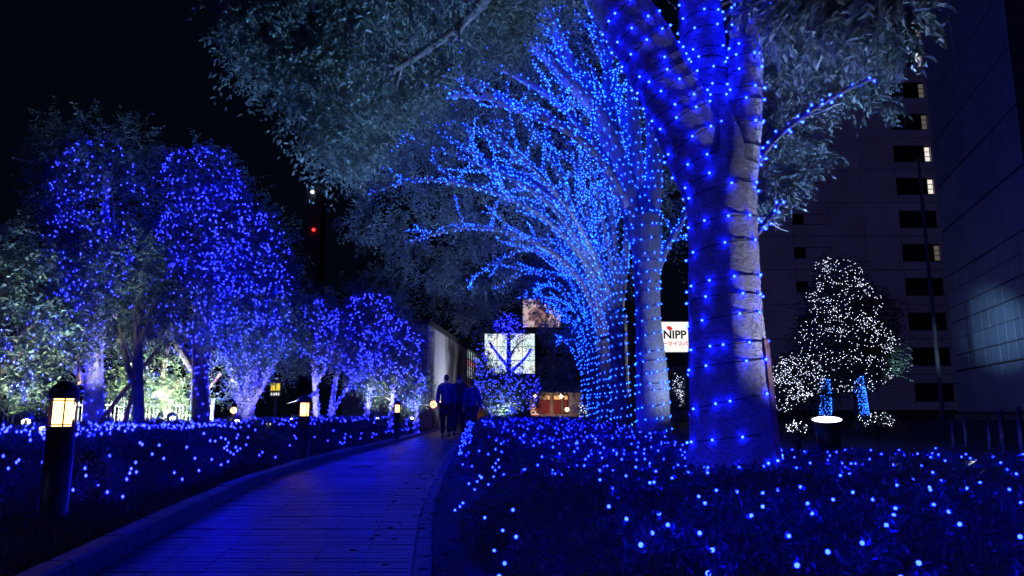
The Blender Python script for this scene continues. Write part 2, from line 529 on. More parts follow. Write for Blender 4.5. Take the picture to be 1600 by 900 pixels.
def wrap(C, pitch, spacing, rng, jit=0.42, off=0.008, a0=0.0):
    """a wire spiralling round a limb: wire points, bulb points, bulb normals"""
    seg = np.linalg.norm(np.diff(C[:, :3], axis=0), axis=1)
    s = np.concatenate([[0], np.cumsum(seg)])
    W = []; B = []; N = []
    a = a0; u = 0.0; acc = 0.0
    ref = np.array([0.31, 0.87, 0.11])
    while u < s[-1]:
        c = np.array([np.interp(u, s, C[:, k]) for k in range(4)])
        c2 = np.array([np.interp(min(u + .02, s[-1]), s, C[:, k]) for k in range(3)])
        c1 = np.array([np.interp(max(u - .02, 0), s, C[:, k]) for k in range(3)])
        t = unit(c2 - c1)
        e1 = unit(np.cross(t, ref)); e2 = np.cross(t, e1)
        nrm = e1 * math.cos(a) + e2 * math.sin(a)
        rad = max(c[3], 0.004)
        X = c[:3] + nrm * (rad + off)
        W.append(X)
        da = 0.32
        pl = pitch * (1 + 0.38 * math.sin(a * 0.37 + a0) + 0.25 * math.sin(a * 0.113))
        dl = math.hypot(da * rad, pl * da / 6.283)
        acc += dl
        if acc > spacing * (1 + jit * rng.normal()):
            acc = 0
            B.append(X + nrm * 0.006); N.append(nrm + np.array([0, 0, -0.15]))
        a += da; u += pl * da / 6.283
    return np.array(W), np.array(B).reshape(-1, 3), unit(np.array(N).reshape(-1, 3))

def sprout(C, n, rng, lf=(0.25, 0.5), toward=None, rise=0.35, t0=0.25):
    """side branches growing from a limb"""
    out = []
    seg = np.linalg.norm(np.diff(C[:, :3], axis=0), axis=1); tot = seg.sum()
    for _ in range(n):
        i = rng.integers(int(len(C) * t0), len(C) - 1)
        p = C[i, :3]; t = unit(C[min(i + 1, len(C) - 1), :3] - C[i - 1, :3])
        d = unit(t * 0.8 + rng.normal(size=3) * 0.55 + np.array([0, 0, rise * .5]) + (np.asarray(toward) * 0.4 if toward is not None else 0))
        L = tot * rng.uniform(*lf) * (1.15 - i / len(C))
        r0 = C[i, 3] * 0.55
        pts = [(*p, r0)]
        X = p.copy()
        for k in range(1, 5):
            d = unit(d + rng.normal(size=3) * 0.18 + np.array([0, 0, -0.025 * k * rng.random()]))
            X = X + d * L / 4
            pts.append((*X, max(r0 * (1 - k / 4.6), 0.003)))
        out.append(spline(pts, 3))
    return out

def light(name, kind, parent, loc, energy, col, target=None, size=0.05, spot=R(80), blend=0.6):
    l = bpy.data.lights.new(name, kind)
    l.energy = energy; l.color = col
    if kind in ('POINT', 'SPOT'): l.shadow_soft_size = size
    if kind == 'SPOT': l.spot_size = spot; l.spot_blend = blend
    o = bpy.data.objects.new(name, l)
    COL.objects.link(o)
    if parent is not None:
        o.parent = parent
        o.location = Vector(loc) - parent.location
    else: o.location = loc
    if target is not None:
        o.rotation_euler = (Vector(target) - Vector(loc)).to_track_quat('-Z', 'Y').to_euler()
    return o
#@@LAYOUT
# ------------------------------------------------------------------ ground
_L = [gp(*q) for q in ((140, 900), (262, 830), (395, 760), (500, 723), (590, 701), (648, 684))]
_Rr = [gp(*q) for q in ((640, 900), (654, 800), (684, 735), (708, 695), (722, 680))]
def _edge(pts, y):
    ys = [p.y for p in pts]; xs = [p.x for p in pts]
    y = np.asarray(y, float)
    s0 = (xs[1] - xs[0]) / (ys[1] - ys[0]); s1 = (xs[-1] - xs[-2]) / (ys[-1] - ys[-2])
    return np.where(y < ys[0], xs[0] + s0 * (y - ys[0]), np.where(y > ys[-1], xs[-1] + s1 * (y - ys[-1]), np.interp(y, ys, xs)))
_yy = np.linspace(0.2, 34, 700)
def _smooth(v, k=31):
    return np.convolve(np.pad(v, k // 2, mode='reflect', reflect_type='odd'), np.ones(k) / k, 'valid')
_xl = _smooth(_smooth(_edge(_L, _yy))); _xr = _smooth(_smooth(_edge(_Rr, _yy)))
XL = lambda y: np.interp(y, _yy, _xl)
XR = lambda y: np.interp(y, _yy, _xr)

g = MB(); g.box((0, 240, -0.53), (1600, 900, 1.0))
tag(g.build('ground', M['asphalt']), kind='structure')

def strip(name, fa, fb, ys, z, material, thick=0.2):
    n = len(ys)
    A = np.stack([fa(ys), ys, np.full(n, z)], 1); B = np.stack([fb(ys), ys, np.full(n, z)], 1)
    V = np.concatenate([A, B, A - [0, 0, thick], B - [0, 0, thick]])
    q = []
    for i in range(n - 1):
        q += [(i, n + i, n + i + 1, i + 1), (2 * n + i, i, i + 1, 2 * n + i + 1), (n + i, 3 * n + i, 3 * n + i + 1, n + i + 1)]
    q += [(0, 2 * n, 3 * n, n), (n - 1, 2 * n - 1, 4 * n - 1, 3 * n - 1)]
    return tag(big_mesh(name, V, np.array(q), material), kind='structure')

ys = np.linspace(0.3, 33, 160)
path = strip('path', lambda y: XL(y) + 0.002, lambda y: XR(y) + 0.09, ys, -0.010, M['mortar'])
strip('planting_bed', lambda y: XL(y) * 0 - 14, lambda y: XL(y) - 0.108, ys, 0.055, M['soil'])
strip('planting_bed', lambda y: XR(y) + 0.102, lambda y: np.where(y < 7, 5.6, 5.6), ys, 0.012, M['soil'])

# pavers: long bricks in straight columns across the path
PV = MB().box((0, 0, -0.02), (1, 1, 0.04), bev=0.0)
pm = MB()
b = 0.02
PM = bpy.data.meshes.new('paver')
_v = []
for z, i, j in ((-0.03, 0, 0), (-0.003, 0, 0), (0.0, 0.02, 0.06)):
    _v += [(-.5 + i, -.5 + j, z), (.5 - i, -.5 + j, z), (.5 - i, .5 - j, z), (-.5 + i, .5 - j, z)]
_f = [(8, 9, 10, 11)] + [(k + i, k + (i + 1) % 4, k + 4 + (i + 1) % 4, k + 4 + i) for k in (0, 4) for i in range(4)]
PM.from_pydata(_v, [], _f); PM.materials.append(M['paver']); PM.update()
pv_np = np.array(_v); rowh = 0.074; NC = 6
far_v = []; far_f = []; cnt = 0
yrow = 0.5
while yrow < 32:
    gapy = 0.0045; rt_ = random.gauss(0, .016); rz_ = random.gauss(0, .0008)
    for c in range(NC):
        x0 = XL(yrow) + (XR(yrow) - XL(yrow)) * c / NC; x1 = XL(yrow) + (XR(yrow) - XL(yrow)) * (c + 1) / NC
        cx = (x0 + x1) / 2; w = (x1 - x0) - 0.003
        dz = rz_ + random.gauss(0, 0.0006); tx = rt_ + random.gauss(0, 0.008); ty = random.gauss(0, 0.004)
        px = 800 + F * cx / yrow
        if 2.9 < yrow and cnt < 300 and px > 60:
            o = bpy.data.objects.new('paver', PM); COL.objects.link(o); o.parent = path
            o.location = (cx, yrow, dz); o.scale = (w, rowh - gapy, 1); o.rotation_euler = (tx, ty, 0)
            cnt += 1
        else:
            q = pv_np * [w, rowh - gapy, 1]
            q[:, 2] += q[:, 1] * tx - q[:, 0] * ty + dz
            q += [cx, yrow, 0]
            far_f.append(np.array(_f) + 12 * len(far_v)); far_v.append(q)
    yrow += rowh
o = big_mesh('paving', np.concatenate(far_v), np.concatenate(far_f), M['paver'], path); o['kind'] = 'stuff'

# kerb on the left, flush border on the right
kerb = thing('kerb', None, None); kerb['kind'] = 'structure'
border = thing('path_border', None, None); border['kind'] = 'structure'
KM = MB().box((0, 0, 0), (1, 1, 1), bev=0.0)
def stone(name, parent, x, y, dx, dy, w, h, z, L):
    mb = MB().box((0, 0, 0), (w, L - 0.008, h), bev=0.012)
    o = mb.build(name, M['kerb'], parent, keep=False)
    o.location = (x, y, z); o.rotation_euler = (random.gauss(0, .003), random.gauss(0, .004), math.atan2(-dx, dy))
y = 0.6
while y < 32:
    L = 0.6
    xa, xb = float(XL(y)), float(XL(y + L))
    sl = (xb - xa) / L; n = math.hypot(1, sl)
    stone('kerb_stone', kerb, (xa + xb) / 2 - 0.054, y + L / 2, xb - xa, L, 0.105, 0.25, -0.125 + 0.098 + random.gauss(0, .0015), L * n)
    y += L
y = 0.6
while y < 32:
    L = 0.5
    xa, xb = float(XR(y)), float(XR(y + L))
    sl = (xb - xa) / L; n = math.hypot(1, sl)
    stone('border_stone', border, (xa + xb) / 2 + 0.050, y + L / 2, xb - xa, L, 0.092, 0.12, -0.06 + 0.008 + random.gauss(0, .001), L * n)
    y += L

# manhole cover lit in the path
mc = gp(565, 730)
cov = thing('manhole_cover', 'round metal cover set in the brick path catching the light', 'manhole cover', mc)
MB().lathe([(0.17, -0.006), (0.17, 0.005), (0.155, 0.007)], n=28, smooth=False).build('cover_ring', M['metal'], cov, keep=False)
mbx = MB()
for i in range(-5, 6):
    for j in range(-5, 6):
        if i * i + j * j < 24: mbx.box((i * .027, j * .027, 0.0085), (.016, .016, .004), rz=0.6)
tag(mbx.build('stud', M['metal'], cov, keep=False), kind='stuff')

#@@BEDS
# ------------------------------------------------------------------ clipped shrubs
def sst(a, b_, x):
    t = np.clip((x - a) / (b_ - a), 0, 1); return t * t * (3 - 2 * t)

def mound(x, y):
    return 0.5 * np.sin(x * 2.3 + 1.7 * np.sin(y * 1.3)) + 0.5 * np.sin(y * 1.9 + 1.1 * np.sin(x * 1.7 + 2)) + 0.35 * np.sin(x * 5.1 + y * 3.7) + 0.25 * np.sin(x * 9.3 - y * 7.1)

def hL(x, y):
    """height of the hedge left of the path"""
    d = np.minimum(XL(y) - 0.42 + 0.10 * np.sin(y * 2.1) - x, (y - (5.0 + 0.12 * np.sin(x * 3.1))))
    d = np.minimum(d, 26 - y)
    return np.where(d > 0, (0.49 + 0.035 * mound(x, y)) * sst(-0.05, 0.30, d) ** 0.6, 0.0), d

def hR(x, y):
    """height of the shrubs right of the path"""
    e = XR(y) + 0.30 + 0.07 * np.sin(y * 2.7) + 0.9 * sst(5.2, 6.0, y) * sst(8.2, 7.2, y) * 0.35
    xr = np.where(y < 6.3, 4.6, 2.6 + 0.12 * (y - 6))
    d = np.minimum(np.minimum(x - e, xr - x), np.minimum(y - 0.95, 24 - y))
    d = np.where(x > 1.7, np.minimum(d, 6.3 - y + 1.2 * sst(3.0, 1.7, x)), d)
    base = 0.33 + 0.16 * sst(4.5, 14, y) - 0.04 * sst(3, 1.5, y)
    base = base - 0.10 * np.exp(-((x - 0.75) ** 2 / .5 + (y - 5.4) ** 2 / .9))
    return np.where(d > 0, (base + 0.030 * mound(x, y) * (1 + .0 * y)) * sst(-0.05, 0.35, d) ** 0.6, 0.0), d

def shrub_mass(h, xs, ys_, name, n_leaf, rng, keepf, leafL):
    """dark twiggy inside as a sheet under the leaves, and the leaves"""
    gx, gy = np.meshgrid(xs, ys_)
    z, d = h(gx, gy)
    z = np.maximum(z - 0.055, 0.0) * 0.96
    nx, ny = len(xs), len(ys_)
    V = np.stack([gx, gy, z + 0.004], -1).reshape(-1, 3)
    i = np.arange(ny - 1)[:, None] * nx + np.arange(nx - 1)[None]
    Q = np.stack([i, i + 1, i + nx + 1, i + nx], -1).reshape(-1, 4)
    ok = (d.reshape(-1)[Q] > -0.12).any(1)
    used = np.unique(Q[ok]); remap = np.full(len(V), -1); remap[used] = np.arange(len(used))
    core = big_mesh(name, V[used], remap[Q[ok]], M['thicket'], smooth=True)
    # leaves
    m = n_leaf * 3
    y = ys_[0] + (ys_[-1] - ys_[0]) * rng.random(m) ** 1.9
    x = xs[0] + (xs[-1] - xs[0]) * rng.random(m)
    z, d = h(x, y)
    ok = (d > 0.0) & keepf(x, y)
    x, y, z, d = x[ok][:n_leaf], y[ok][:n_leaf], z[ok][:n_leaf], d[ok][:n_leaf]
    edge = d < 0.32
    zz = np.where(edge, z * (0.12 + 0.9 * rng.random(len(z)) ** 0.7), z - 0.05 * rng.random(len(z)) ** 1.5 + 0.02 * rng.normal(size=len(z)))
    tall = rng.random(len(z)) < 0.05
    zz = np.where(tall, zz + 0.05 * rng.random(len(z)), zz)
    Pn = np.stack([x, y, zz], 1)
    Dn = unit(rng.normal(size=Pn.shape) + np.array([0, -0.15, 0.75]))
    sc = leafL * (0.7 + 0.6 * rng.random(len(x))) * np.clip(0.75 + y * 0.065, 0.85, 2.2)
    V, Fc = leaves(Pn, Dn, sc, sc * 0.42, rng)
    lf = big_mesh('leaf_cover', V, Fc, M['azalea'], core)
    lf['kind'] = 'stuff'
    return core

r1 = np.random.default_rng(3)
inview = lambda x, y: (np.abs(x) < 0.86 * y + 0.9)
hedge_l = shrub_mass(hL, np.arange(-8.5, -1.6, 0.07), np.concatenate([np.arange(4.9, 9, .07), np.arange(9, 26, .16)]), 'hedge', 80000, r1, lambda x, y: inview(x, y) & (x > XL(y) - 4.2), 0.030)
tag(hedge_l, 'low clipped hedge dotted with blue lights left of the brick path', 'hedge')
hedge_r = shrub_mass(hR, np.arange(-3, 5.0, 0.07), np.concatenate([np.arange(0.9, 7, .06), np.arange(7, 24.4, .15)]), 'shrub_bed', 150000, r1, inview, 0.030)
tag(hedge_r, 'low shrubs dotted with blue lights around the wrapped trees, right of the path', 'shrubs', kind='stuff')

def scatter(h, n, x0, x1, y0, y1, rng, mind, power=1.0, lift=0.012):
    """light positions on the leaves, no two nearer than mind"""
    pts = []
    grid = {}
    tries = 0
    while len(pts) < n and tries < n * 60:
        tries += 1
        y = y0 + (y1 - y0) * rng.random() ** power
        x = x0 + (x1 - x0) * rng.random()
        if abs(x) > 0.74 * y + 0.15: continue
        z, d = h(np.array(x), np.array(y))
        if d < 0.02: continue
        z = float(z)
        if d > 0.34 and rng.random() < 0.45: continue
        if d < 0.34:                                   # on the steep side: stand clear of the leaves
            e = 0.02
            gx_ = float(h(np.array(x + e), np.array(y))[1] - d) / e; gy_ = float(h(np.array(x), np.array(y + e))[1] - d) / e
            z = z * (0.35 + 0.65 * rng.random() ** .6)
            k_ = float(d) + 0.035
            x -= gx_ * k_ * .8; y -= gy_ * k_ * .8
        md = mind * (0.55 + 0.9 * rng.random())
        k = (int(x / .3), int(y / .3))
        if any((x - a) ** 2 + (y - b_) ** 2 < md * md for i in (-1, 0, 1) for j in (-1, 0, 1) for a, b_ in grid.get((k[0] + i, k[1] + j), ())): continue
        grid.setdefault(k, []).append((x, y))
        pts.append((x, y, z + lift + 0.02 * rng.random()))
    return np.array(pts)

r2 = np.random.default_rng(5)
near = np.concatenate([scatter(hR, 58, -0.4, 2.4, 1.55, 3.1, r2, 0.19, 1.0, 0.022), scatter(hR, 135, -0.9, 4.6, 3.0, 6.0, r2, 0.18, 1.0, 0.022)])
rng_t = thing('light_string', 'blue lights spread over the near shrubs at the foot of the largest trunk', 'string lights', near.mean(0), group='blue light strings')
bulb_objects(near, unit(r2.normal(size=near.shape) * .5 + np.array([0, -.5, 1])), rng_t, .55)
far_r = scatter(hR, 880, -3.0, 4.0, 6.0, 23.5, r2, 0.12, 1.3)
t = thing('light_string', 'blue lights spread over the far shrubs along the row of wrapped trees', 'string lights', far_r.mean(0), group='blue light strings')
bulbs(far_r, 0.0075, M['led_near'], t)
left_b = np.concatenate([scatter(hL, 130, -4.2, -1.9, 4.85, 5.35, r2, 0.12, 1.0, 0.02), scatter(hL, 260, -4.6, -1.9, 5.3, 9, r2, 0.13, 1.0, 0.03), scatter(hL, 540, -6.8, -1.8, 8, 25, r2, 0.13, 1.2, 0.03)])
t = thing('light_string', 'blue lights spread over the clipped hedge beside the path lamps', 'string lights', left_b.mean(0), group='blue light strings')
bulbs(left_b, 0.0098, M['led_leftbed'], t)

# grass in front of the hedge
r3 = np.random.default_rng(8)
gy = 2.0 + 7 * r3.random(26000) ** 1.2
gx = XL(gy) - 0.12 - 3.2 * r3.random(26000) ** 1.2
_, gd = hL(gx, gy)
ok = (gd < 0.1) & inview(gx, gy)
Pn = np.stack([gx[ok], gy[ok], np.full(ok.sum(), 0.055)], 1)
Ls = 0.03 + 0.05 * r3.random(len(Pn))
V, Fc = leaves(Pn, r3.normal(size=Pn.shape) * 0.5 + np.array([0, 0, 1.0]), Ls, 0.007 + 0 * Ls, r3)
tag(big_mesh('grass', V, Fc, M['grassblade']), 'short dark grass between the kerb and the hedge', 'grass', kind='stuff')

# fallen leaves along the flush border
fy = 2.6 + 6 * r3.random(90); fx = XR(fy) + 0.10 + 0.16 * r3.normal(size=90)
Pn = np.stack([fx, fy, np.full(90, 0.022)], 1)
Dn = r3.normal(size=Pn.shape) * np.array([1, 1, .12])
V, Fc = leaves(Pn, Dn, .035 + .02 * r3.random(90), .018 + 0 * fy, r3, four=True)
tag(big_mesh('fallen_leaves', V, Fc, M['zelkova']), 'scattered fallen leaves along the right border of the path', 'leaves', kind='stuff')
#@@TREES
# ------------------------------------------------------------------ trees
def crown(E, n, rng, root, material, nl=9, tl=0.3, L=0.055, W=0.02, droop=0.5, hollow=0.45, thr=-0.15, cs=None, four=False, seed=0.0, name='crown'):
    O, d = sample_ells(E, n, rng, hollow=hollow, thr=thr, cs=cs, seed=seed)
    V, Fc = sprays(O, d, nl, tl, L, W, rng, droop, four)
    o = big_mesh(name, V, Fc, material, root)
    o['kind'] = 'stuff'
    return O, d

def twig_mesh(Cs, root, material, n=5):
    mb = MB()
    for C in Cs: mb.tube(C[:, :3], np.maximum(C[:, 3], 0.0025), n=n, caps=False)
    o = mb.build('twig', material, root); o['kind'] = 'stuff'
    return o

# --- the nearest wrapped tree
D1 = 4.5
rt = np.random.default_rng(21)
base = pt(1146, 740, D1)
t1 = thing('zelkova_tree', 'largest trunk in front, wrapped in blue lights, with a stake added at its foot', 'tree', (base.x, base.y, 0.0), group='light wrapped trees right of the path')
trunk1 = limb_px([(1152, 850, 78), (1149, 760, 71), (1146, 700, 66), (1139, 600, 61), (1133, 480, 56), (1129, 380, 54), (1126, 300, 55), (1125, 250, 48), (1127, 205, 36), (1130, 165, 22), (1132, 135, 8)], D1)
limb_obj(trunk1, 'trunk', M['bark_near'], t1, 40)
limbs1 = [
    limb_px([(1122, 330, 40), (1090, 240, 50), (1040, 130, 50, -.05), (975, 20, 47, -.1), (905, -90, 40, -.1), (800, -240, 30), (660, -420, 20, .3)], D1),
    limb_px([(1122, 310, 44), (1110, 200, 41, .05), (1100, 100, 38, .1), (1092, 0, 35, .15), (1075, -130, 28, .3), (1040, -300, 18, .6)], D1),
    limb_px([(1140, 310, 40), (1158, 210, 32), (1164, 100, 28, -.05), (1170, 0, 26, -.1), (1190, -150, 20, -.2), (1240, -320, 12, -.4)], D1),
    limb_px([(1160, 300, 8), (1195, 235, 6, .1), (1250, 185, 4.5, .3), (1312, 146, 3, .5), (1370, 120, 2, .6)], D1),
    limb_px([(1168, 60, 11), (1210, 10, 9, -.2), (1270, -20, 7, -.4), (1340, -30, 5, -.6)], D1),
    limb_px([(1170, 380, 5), (1205, 338, 3.5, .4), (1220, 315, 2, .6)], D1 + 0.2),
    limb_px([(900, -95, 24, -.1), (760, -120, 15, .3), (600, -60, 9, .8), (480, 30, 5, 1.2)], D1),
    limb_px([(960, 0, 20, -.1), (820, -60, 14, .6), (720, 40, 8, 1.2), (600, 120, 5, 1.6)], D1),
]
for C in limbs1[:3]: limb_obj(C, 'limb', M['bark_near'], t1, 26)
for C in limbs1[3:]: limb_obj(C, 'branch', M['bark_black'], t1, 8)
ET1 = [ell(470, -30, 5.4, 125, 95, .9), ell(560, 60, 5.9, 150, 100, 1.0), ell(420, 60, 5.3, 55, 60, .4), ell(490, 140, 5.7, 60, 60, .5), ell(530, 215, 6.0, 35, 50, .4), ell(570, 180, 6.4, 60, 60, .5),
       ell(720, 20, 7.2, 130, 90, .9), ell(800, -60, 6.6, 180, 60, .8), ell(610, -60, 5.2, 160, 60, .7), ell(640, 100, 6.8, 70, 60, .6)]
crown(ET1, 9500, rt, t1, M['zelkova'], nl=9, tl=0.25, L=0.049, W=0.0215, thr=0.05, four=True, seed=1.0)
ET1R = [ell(1270, 70, 5.3, 90, 45, .5), ell(1330, 110, 5.6, 50, 40, .4), ell(1260, 160, 5.8, 55, 22, .4), ell(1225, 40, 5.2, 40, 50, .4), ell(1230, 225, 5.9, 38, 12, .3), ell(1265, 250, 6.0, 28, 10, .3),
        ell(1205, 300, 6.1, 16, 26, .25), ell(1222, 290, 6.1, 14, 10, .2), ell(1370, 165, 6.2, 24, 7, .2)]
crown(ET1R, 1300, rt, t1, M['zelkova'], nl=9, tl=0.17, L=0.056, W=0.026, thr=-0.05, four=True, seed=2.0, name='crown')
ET1N = [ell(1300, 5, 3.9, 90, 28, .3), ell(1390, 35, 3.9, 50, 28, .25), ell(1330, -40, 3.7, 110, 40, .3), ell(1230, -20, 4.1, 60, 40, .3)]
crown(ET1N, 420, rt, t1, M['zelkova'], nl=9, tl=0.2, L=0.066, W=0.032, thr=-0.3, four=True, seed=3.0, name='crown')
tw = []
for C in limbs1[3:]: tw += sprout(C, 5, rt, (0.2, 0.4))
twig_mesh(tw, t1, M['bark_dark'])

ls1 = thing('light_string', 'blue light string wound around the largest trunk and its limbs', 'string lights', base, group='blue light strings')
wb = []; wn = []; wm = MB()
for C, pitch, sp in [(trunk1[2:-13], 0.165, 0.145)] + [(C, 0.12, 0.11) for C in limbs1[:3]] + [(limbs1[3], .16, .10), (limbs1[4], .16, .12), (limbs1[5], .16, .12)]:
    W_, B_, N_ = wrap(C, pitch, sp, rt, off=0.006)
    wm.tube(W_, 0.0035, n=4, caps=False)
    vis = B_[:, 2] < 3.6
    wb.append(B_[vis]); wn.append(N_[vis])
wm.build('wire', M['wire'], ls1)
wb = np.concatenate(wb); wn = np.concatenate(wn)
front = wn[:, 1] < 0.45
bulb_objects(wb[front][:300], wn[front][:300], ls1, .72, BULB_TRUNK)
rest = np.concatenate([wb[front][300:], wb[~front]])
bulbs(rest, 0.0075, M['led_trunk'], ls1)

# --- the row behind it
RB = 0.60
def row_tree(label, D, trunk, limbs, E, n_spray, seed, sp_n=5, bulb_r=0.011, bark='bark', Lf=0.06, spl=0.055, dens=1.0, ledm='led_azure', wires=True, trunk_sp=0.15, nlimb=10, thr=.08):
    rg = np.random.default_rng(seed)
    tr = limb_px(trunk, D)
    t = thing('zelkova_tree', label, 'tree', (tr[0, 0], tr[0, 1], 0.0), group='light wrapped trees right of the path')
    limb_obj(tr, 'trunk', M[bark], t, 16)
    Ls = [limb_px([(w_[0], w_[1], w_[2] * (.95 if D < 12 else .72), *w_[3:]) for w_ in q], D) for q in limbs]
    for C in Ls: limb_obj(C, 'limb', M[bark], t, nlimb)
    sub = []
    for C in Ls: sub += sprout(C, sp_n, rg, (0.2, 0.46), toward=(-0.55, -0.15, 0.5))
    sub2 = []
    for C in sub: sub2 += sprout(C, 2, rg, (0.3, 0.6))
    twig_mesh(sub, t, M[bark], 6)
    twig_mesh(sub2, t, M['bark_dark'], 4)
    crown(E, n_spray, rg, t, M['zelkova'], nl=8, tl=0.28, L=Lf, W=Lf * .52, thr=thr, seed=seed * 1.3)
    s = thing('light_string', 'blue lights on ' + label.split(',')[0], 'string lights', (tr[0, 0], tr[0, 1], 0.3), group='blue light strings')
    wm = MB(); B = []
    for C, pi, sp in [(tr, 0.17, trunk_sp)] + [(C, 0.15, spl * 1.5) for C in Ls] + [(C, 0.09, spl) for C in sub]:
        W_, B_, N_ = wrap(C, pi, sp / dens, rg, off=0.006, a0=rg.random() * 6)
        if wires: wm.tube(W_[::2], 0.004, n=3, caps=False)
        B.append(B_)
    if wires: wm.build('wire', M['wire'], s)
    for C in sub2[::3] if D < 20 else sub2[::6]:
        B.append(wrap(C, 0.10, spl * 1.5, rg, off=0.006, a0=rg.random() * 6)[1])
    bulbs(np.concatenate(B), bulb_r * RB, M[ledm], s)
    return t, tr

row_tree('the second tree in the row, pale forked trunk just left of the largest trunk', 10.2,
    [(1026, 720, 30), (1022, 680, 27), (1019, 600, 25), (1013, 500, 20), (1011, 430, 21), (1009, 370, 25), (1006, 335, 24)],
    [[(1002, 385, 18), (980, 300, 18), (962, 240, 16), (930, 170, 14, -.2), (881, 120, 11, -.5), (830, 65, 8, -.8), (765, 15, 6, -1.1), (690, -50, 4, -1.4)],
     [(966, 255, 11), (948, 185, 11, .2), (905, 120, 10, .1), (872, 60, 9), (832, 0, 8), (790, -70, 6)],
     [(970, 262, 10), (960, 205, 11), (948, 125, 9, .3), (953, 60, 7, .5), (950, -30, 5, .6)],
     [(1004, 370, 14), (997, 280, 12), (990, 190, 11), (987, 100, 9), (985, 0, 7), (980, -80, 5)],
     [(1012, 365, 17), (1022, 260, 15), (1019, 178, 13), (1004, 110, 10), (1000, 20, 8), (1003, -60, 5)],
     [(1019, 440, 8), (1042, 385, 6), (1066, 345, 5), (1085, 290, 3)],
     [(975, 290, 10), (920, 160, 8, -.2), (880, 70, 6, -.4), (850, -10, 4, -.6)], [(1000, 300, 8), (965, 150, 7, .4), (930, 40, 5, .5), (915, -40, 4, .5)], [(978, 300, 7), (900, 212, 6, -.5), (815, 166, 5, -.9), (720, 150, 4, -1.2), (640, 156, 3, -1.4)],
     [(972, 285, 7), (890, 178, 6, -.4), (805, 118, 5, -.8), (735, 92, 4, -1.0), (688, 62, 3, -1.2)],
     [(985, 330, 9), (930, 240, 8, -.6), (860, 190, 6, -1.0), (780, 160, 5, -1.3), (705, 100, 4, -1.5)]],
    [ell(750, 120, 11.2, 130, 80, 1.0), ell(840, 50, 11.0, 110, 90, 1.0), ell(650, 190, 11.2, 100, 70, 1.0), ell(900, 0, 10.6, 130, 60, 1.2), ell(960, 120, 11.8, 90, 110, .9), ell(1050, 320, 11.6, 40, 80, .6), ell(590, 250, 10.2, 50, 45, .7)],
    4200, 31, sp_n=5, bulb_r=0.0115, trunk_sp=0.10)

row_tree('the third tree in the row, long limbs arching left over the path', 14.0,
    [(972, 700, 17), (970, 640, 15), (967, 560, 14), (964, 490, 15)],
    [[(962, 500, 10), (941, 420, 10), (905, 352, 9), (850, 295, 8, -.6), (770, 255, 6, -1), (695, 212, 5, -1.4), (615, 148, 3, -1.8)],
     [(960, 520, 9), (932, 440, 9), (885, 372, 8, -.4), (822, 322, 7, -.8), (740, 291, 5, -1.2), (655, 281, 4, -1.5), (575, 301, 3, -1.8)],
     [(966, 490, 10), (960, 390, 9), (948, 300, 8), (930, 210, 7), (915, 110, 5), (900, 20, 3)],
     [(968, 490, 9), (978, 390, 8), (985, 300, 7), (992, 200, 6), (1000, 90, 4)],
     [(955, 460, 7), (925, 380, 7, .4), (890, 310, 6, .5), (862, 230, 5, .5), (840, 160, 4, .5)],
     [(940, 420, 6), (890, 330, 6, -1), (820, 250, 5, -1.6), (760, 200, 4, -2)], [(938, 430, 7), (862, 322, 6, -.7), (785, 272, 5, -1.1), (705, 240, 4, -1.5), (628, 214, 3, -1.8)], [(948, 440, 7), (880, 310, 6, -.6), (800, 236, 5, -1), (715, 195, 4, -1.4), (648, 172, 3, -1.7)], [(958, 470, 6), (905, 335, 5, -.5), (850, 232, 4, -.9), (795, 150, 3, -1.2)], [(962, 450, 6), (932, 300, 5, -.4), (892, 180, 4, -.6), (860, 85, 3, -.8)]],
    [ell(690, 250, 14.8, 110, 60, 1.1), ell(760, 210, 15.2, 110, 70, 1.1), ell(850, 200, 15.4, 80, 90, 1.0), ell(610, 300, 13.2, 60, 45, .8), ell(570, 345, 12.6, 30, 30, .5), ell(930, 180, 14.8, 80, 130, .9), ell(1000, 260, 15, 50, 150, .7), ell(720, 320, 15.0, 90, 35, .9), ell(830, 330, 15.8, 80, 60, .8)],
    3800, 32, sp_n=6, bulb_r=0.013, Lf=0.07, spl=0.06, bark='bark_dark',  trunk_sp=.09)

row_tree('the fourth tree in the row, low arched limb reaching furthest left', 18.5,
    [(947, 690, 13), (946, 640, 12), (945, 580, 11), (943, 530, 12)],
    [[(943, 545, 8), (922, 465, 8), (875, 402, 7, -.5), (805, 366, 5, -1), (725, 356, 4, -1.4), (632, 379, 3, -1.8)],
     [(943, 530, 7), (927, 432, 7), (900, 362, 6), (862, 300, 5), (815, 252, 4), (760, 225, 3)],
     [(945, 530, 7), (941, 420, 6), (931, 310, 5), (915, 220, 4), (900, 120, 3)],
     [(946, 520, 6), (955, 420, 5), (960, 320, 4), (962, 220, 3)],
     [(930, 470, 6), (890, 420, 5, .4), (840, 390, 4, .4), (790, 400, 3, .4), (730, 440, 2, .4)],
     [(938, 500, 5), (905, 430, 5, .8), (860, 350, 4, 1), (830, 290, 3, 1)], [(941, 500, 5), (900, 380, 4, -.8), (842, 272, 3, -1.3), (765, 185, 2, -1.7)], [(944, 490, 5), (920, 330, 4, -.4), (880, 200, 3, -.8)]],
    [ell(700, 365, 18.6, 100, 38, 1.3), ell(790, 330, 19.5, 110, 50, 1.4), ell(620, 370, 17, 55, 25, .9), ell(870, 310, 20, 70, 80, 1.2), ell(950, 330, 19.5, 70, 130, 1.0), ell(740, 425, 19, 70, 30, 1.0), ell(670, 420, 18.5, 45, 24, .8)],
    3200, 33, sp_n=6, bulb_r=0.015, Lf=0.085, spl=0.07, bark='bark_dark', trunk_sp=.09)

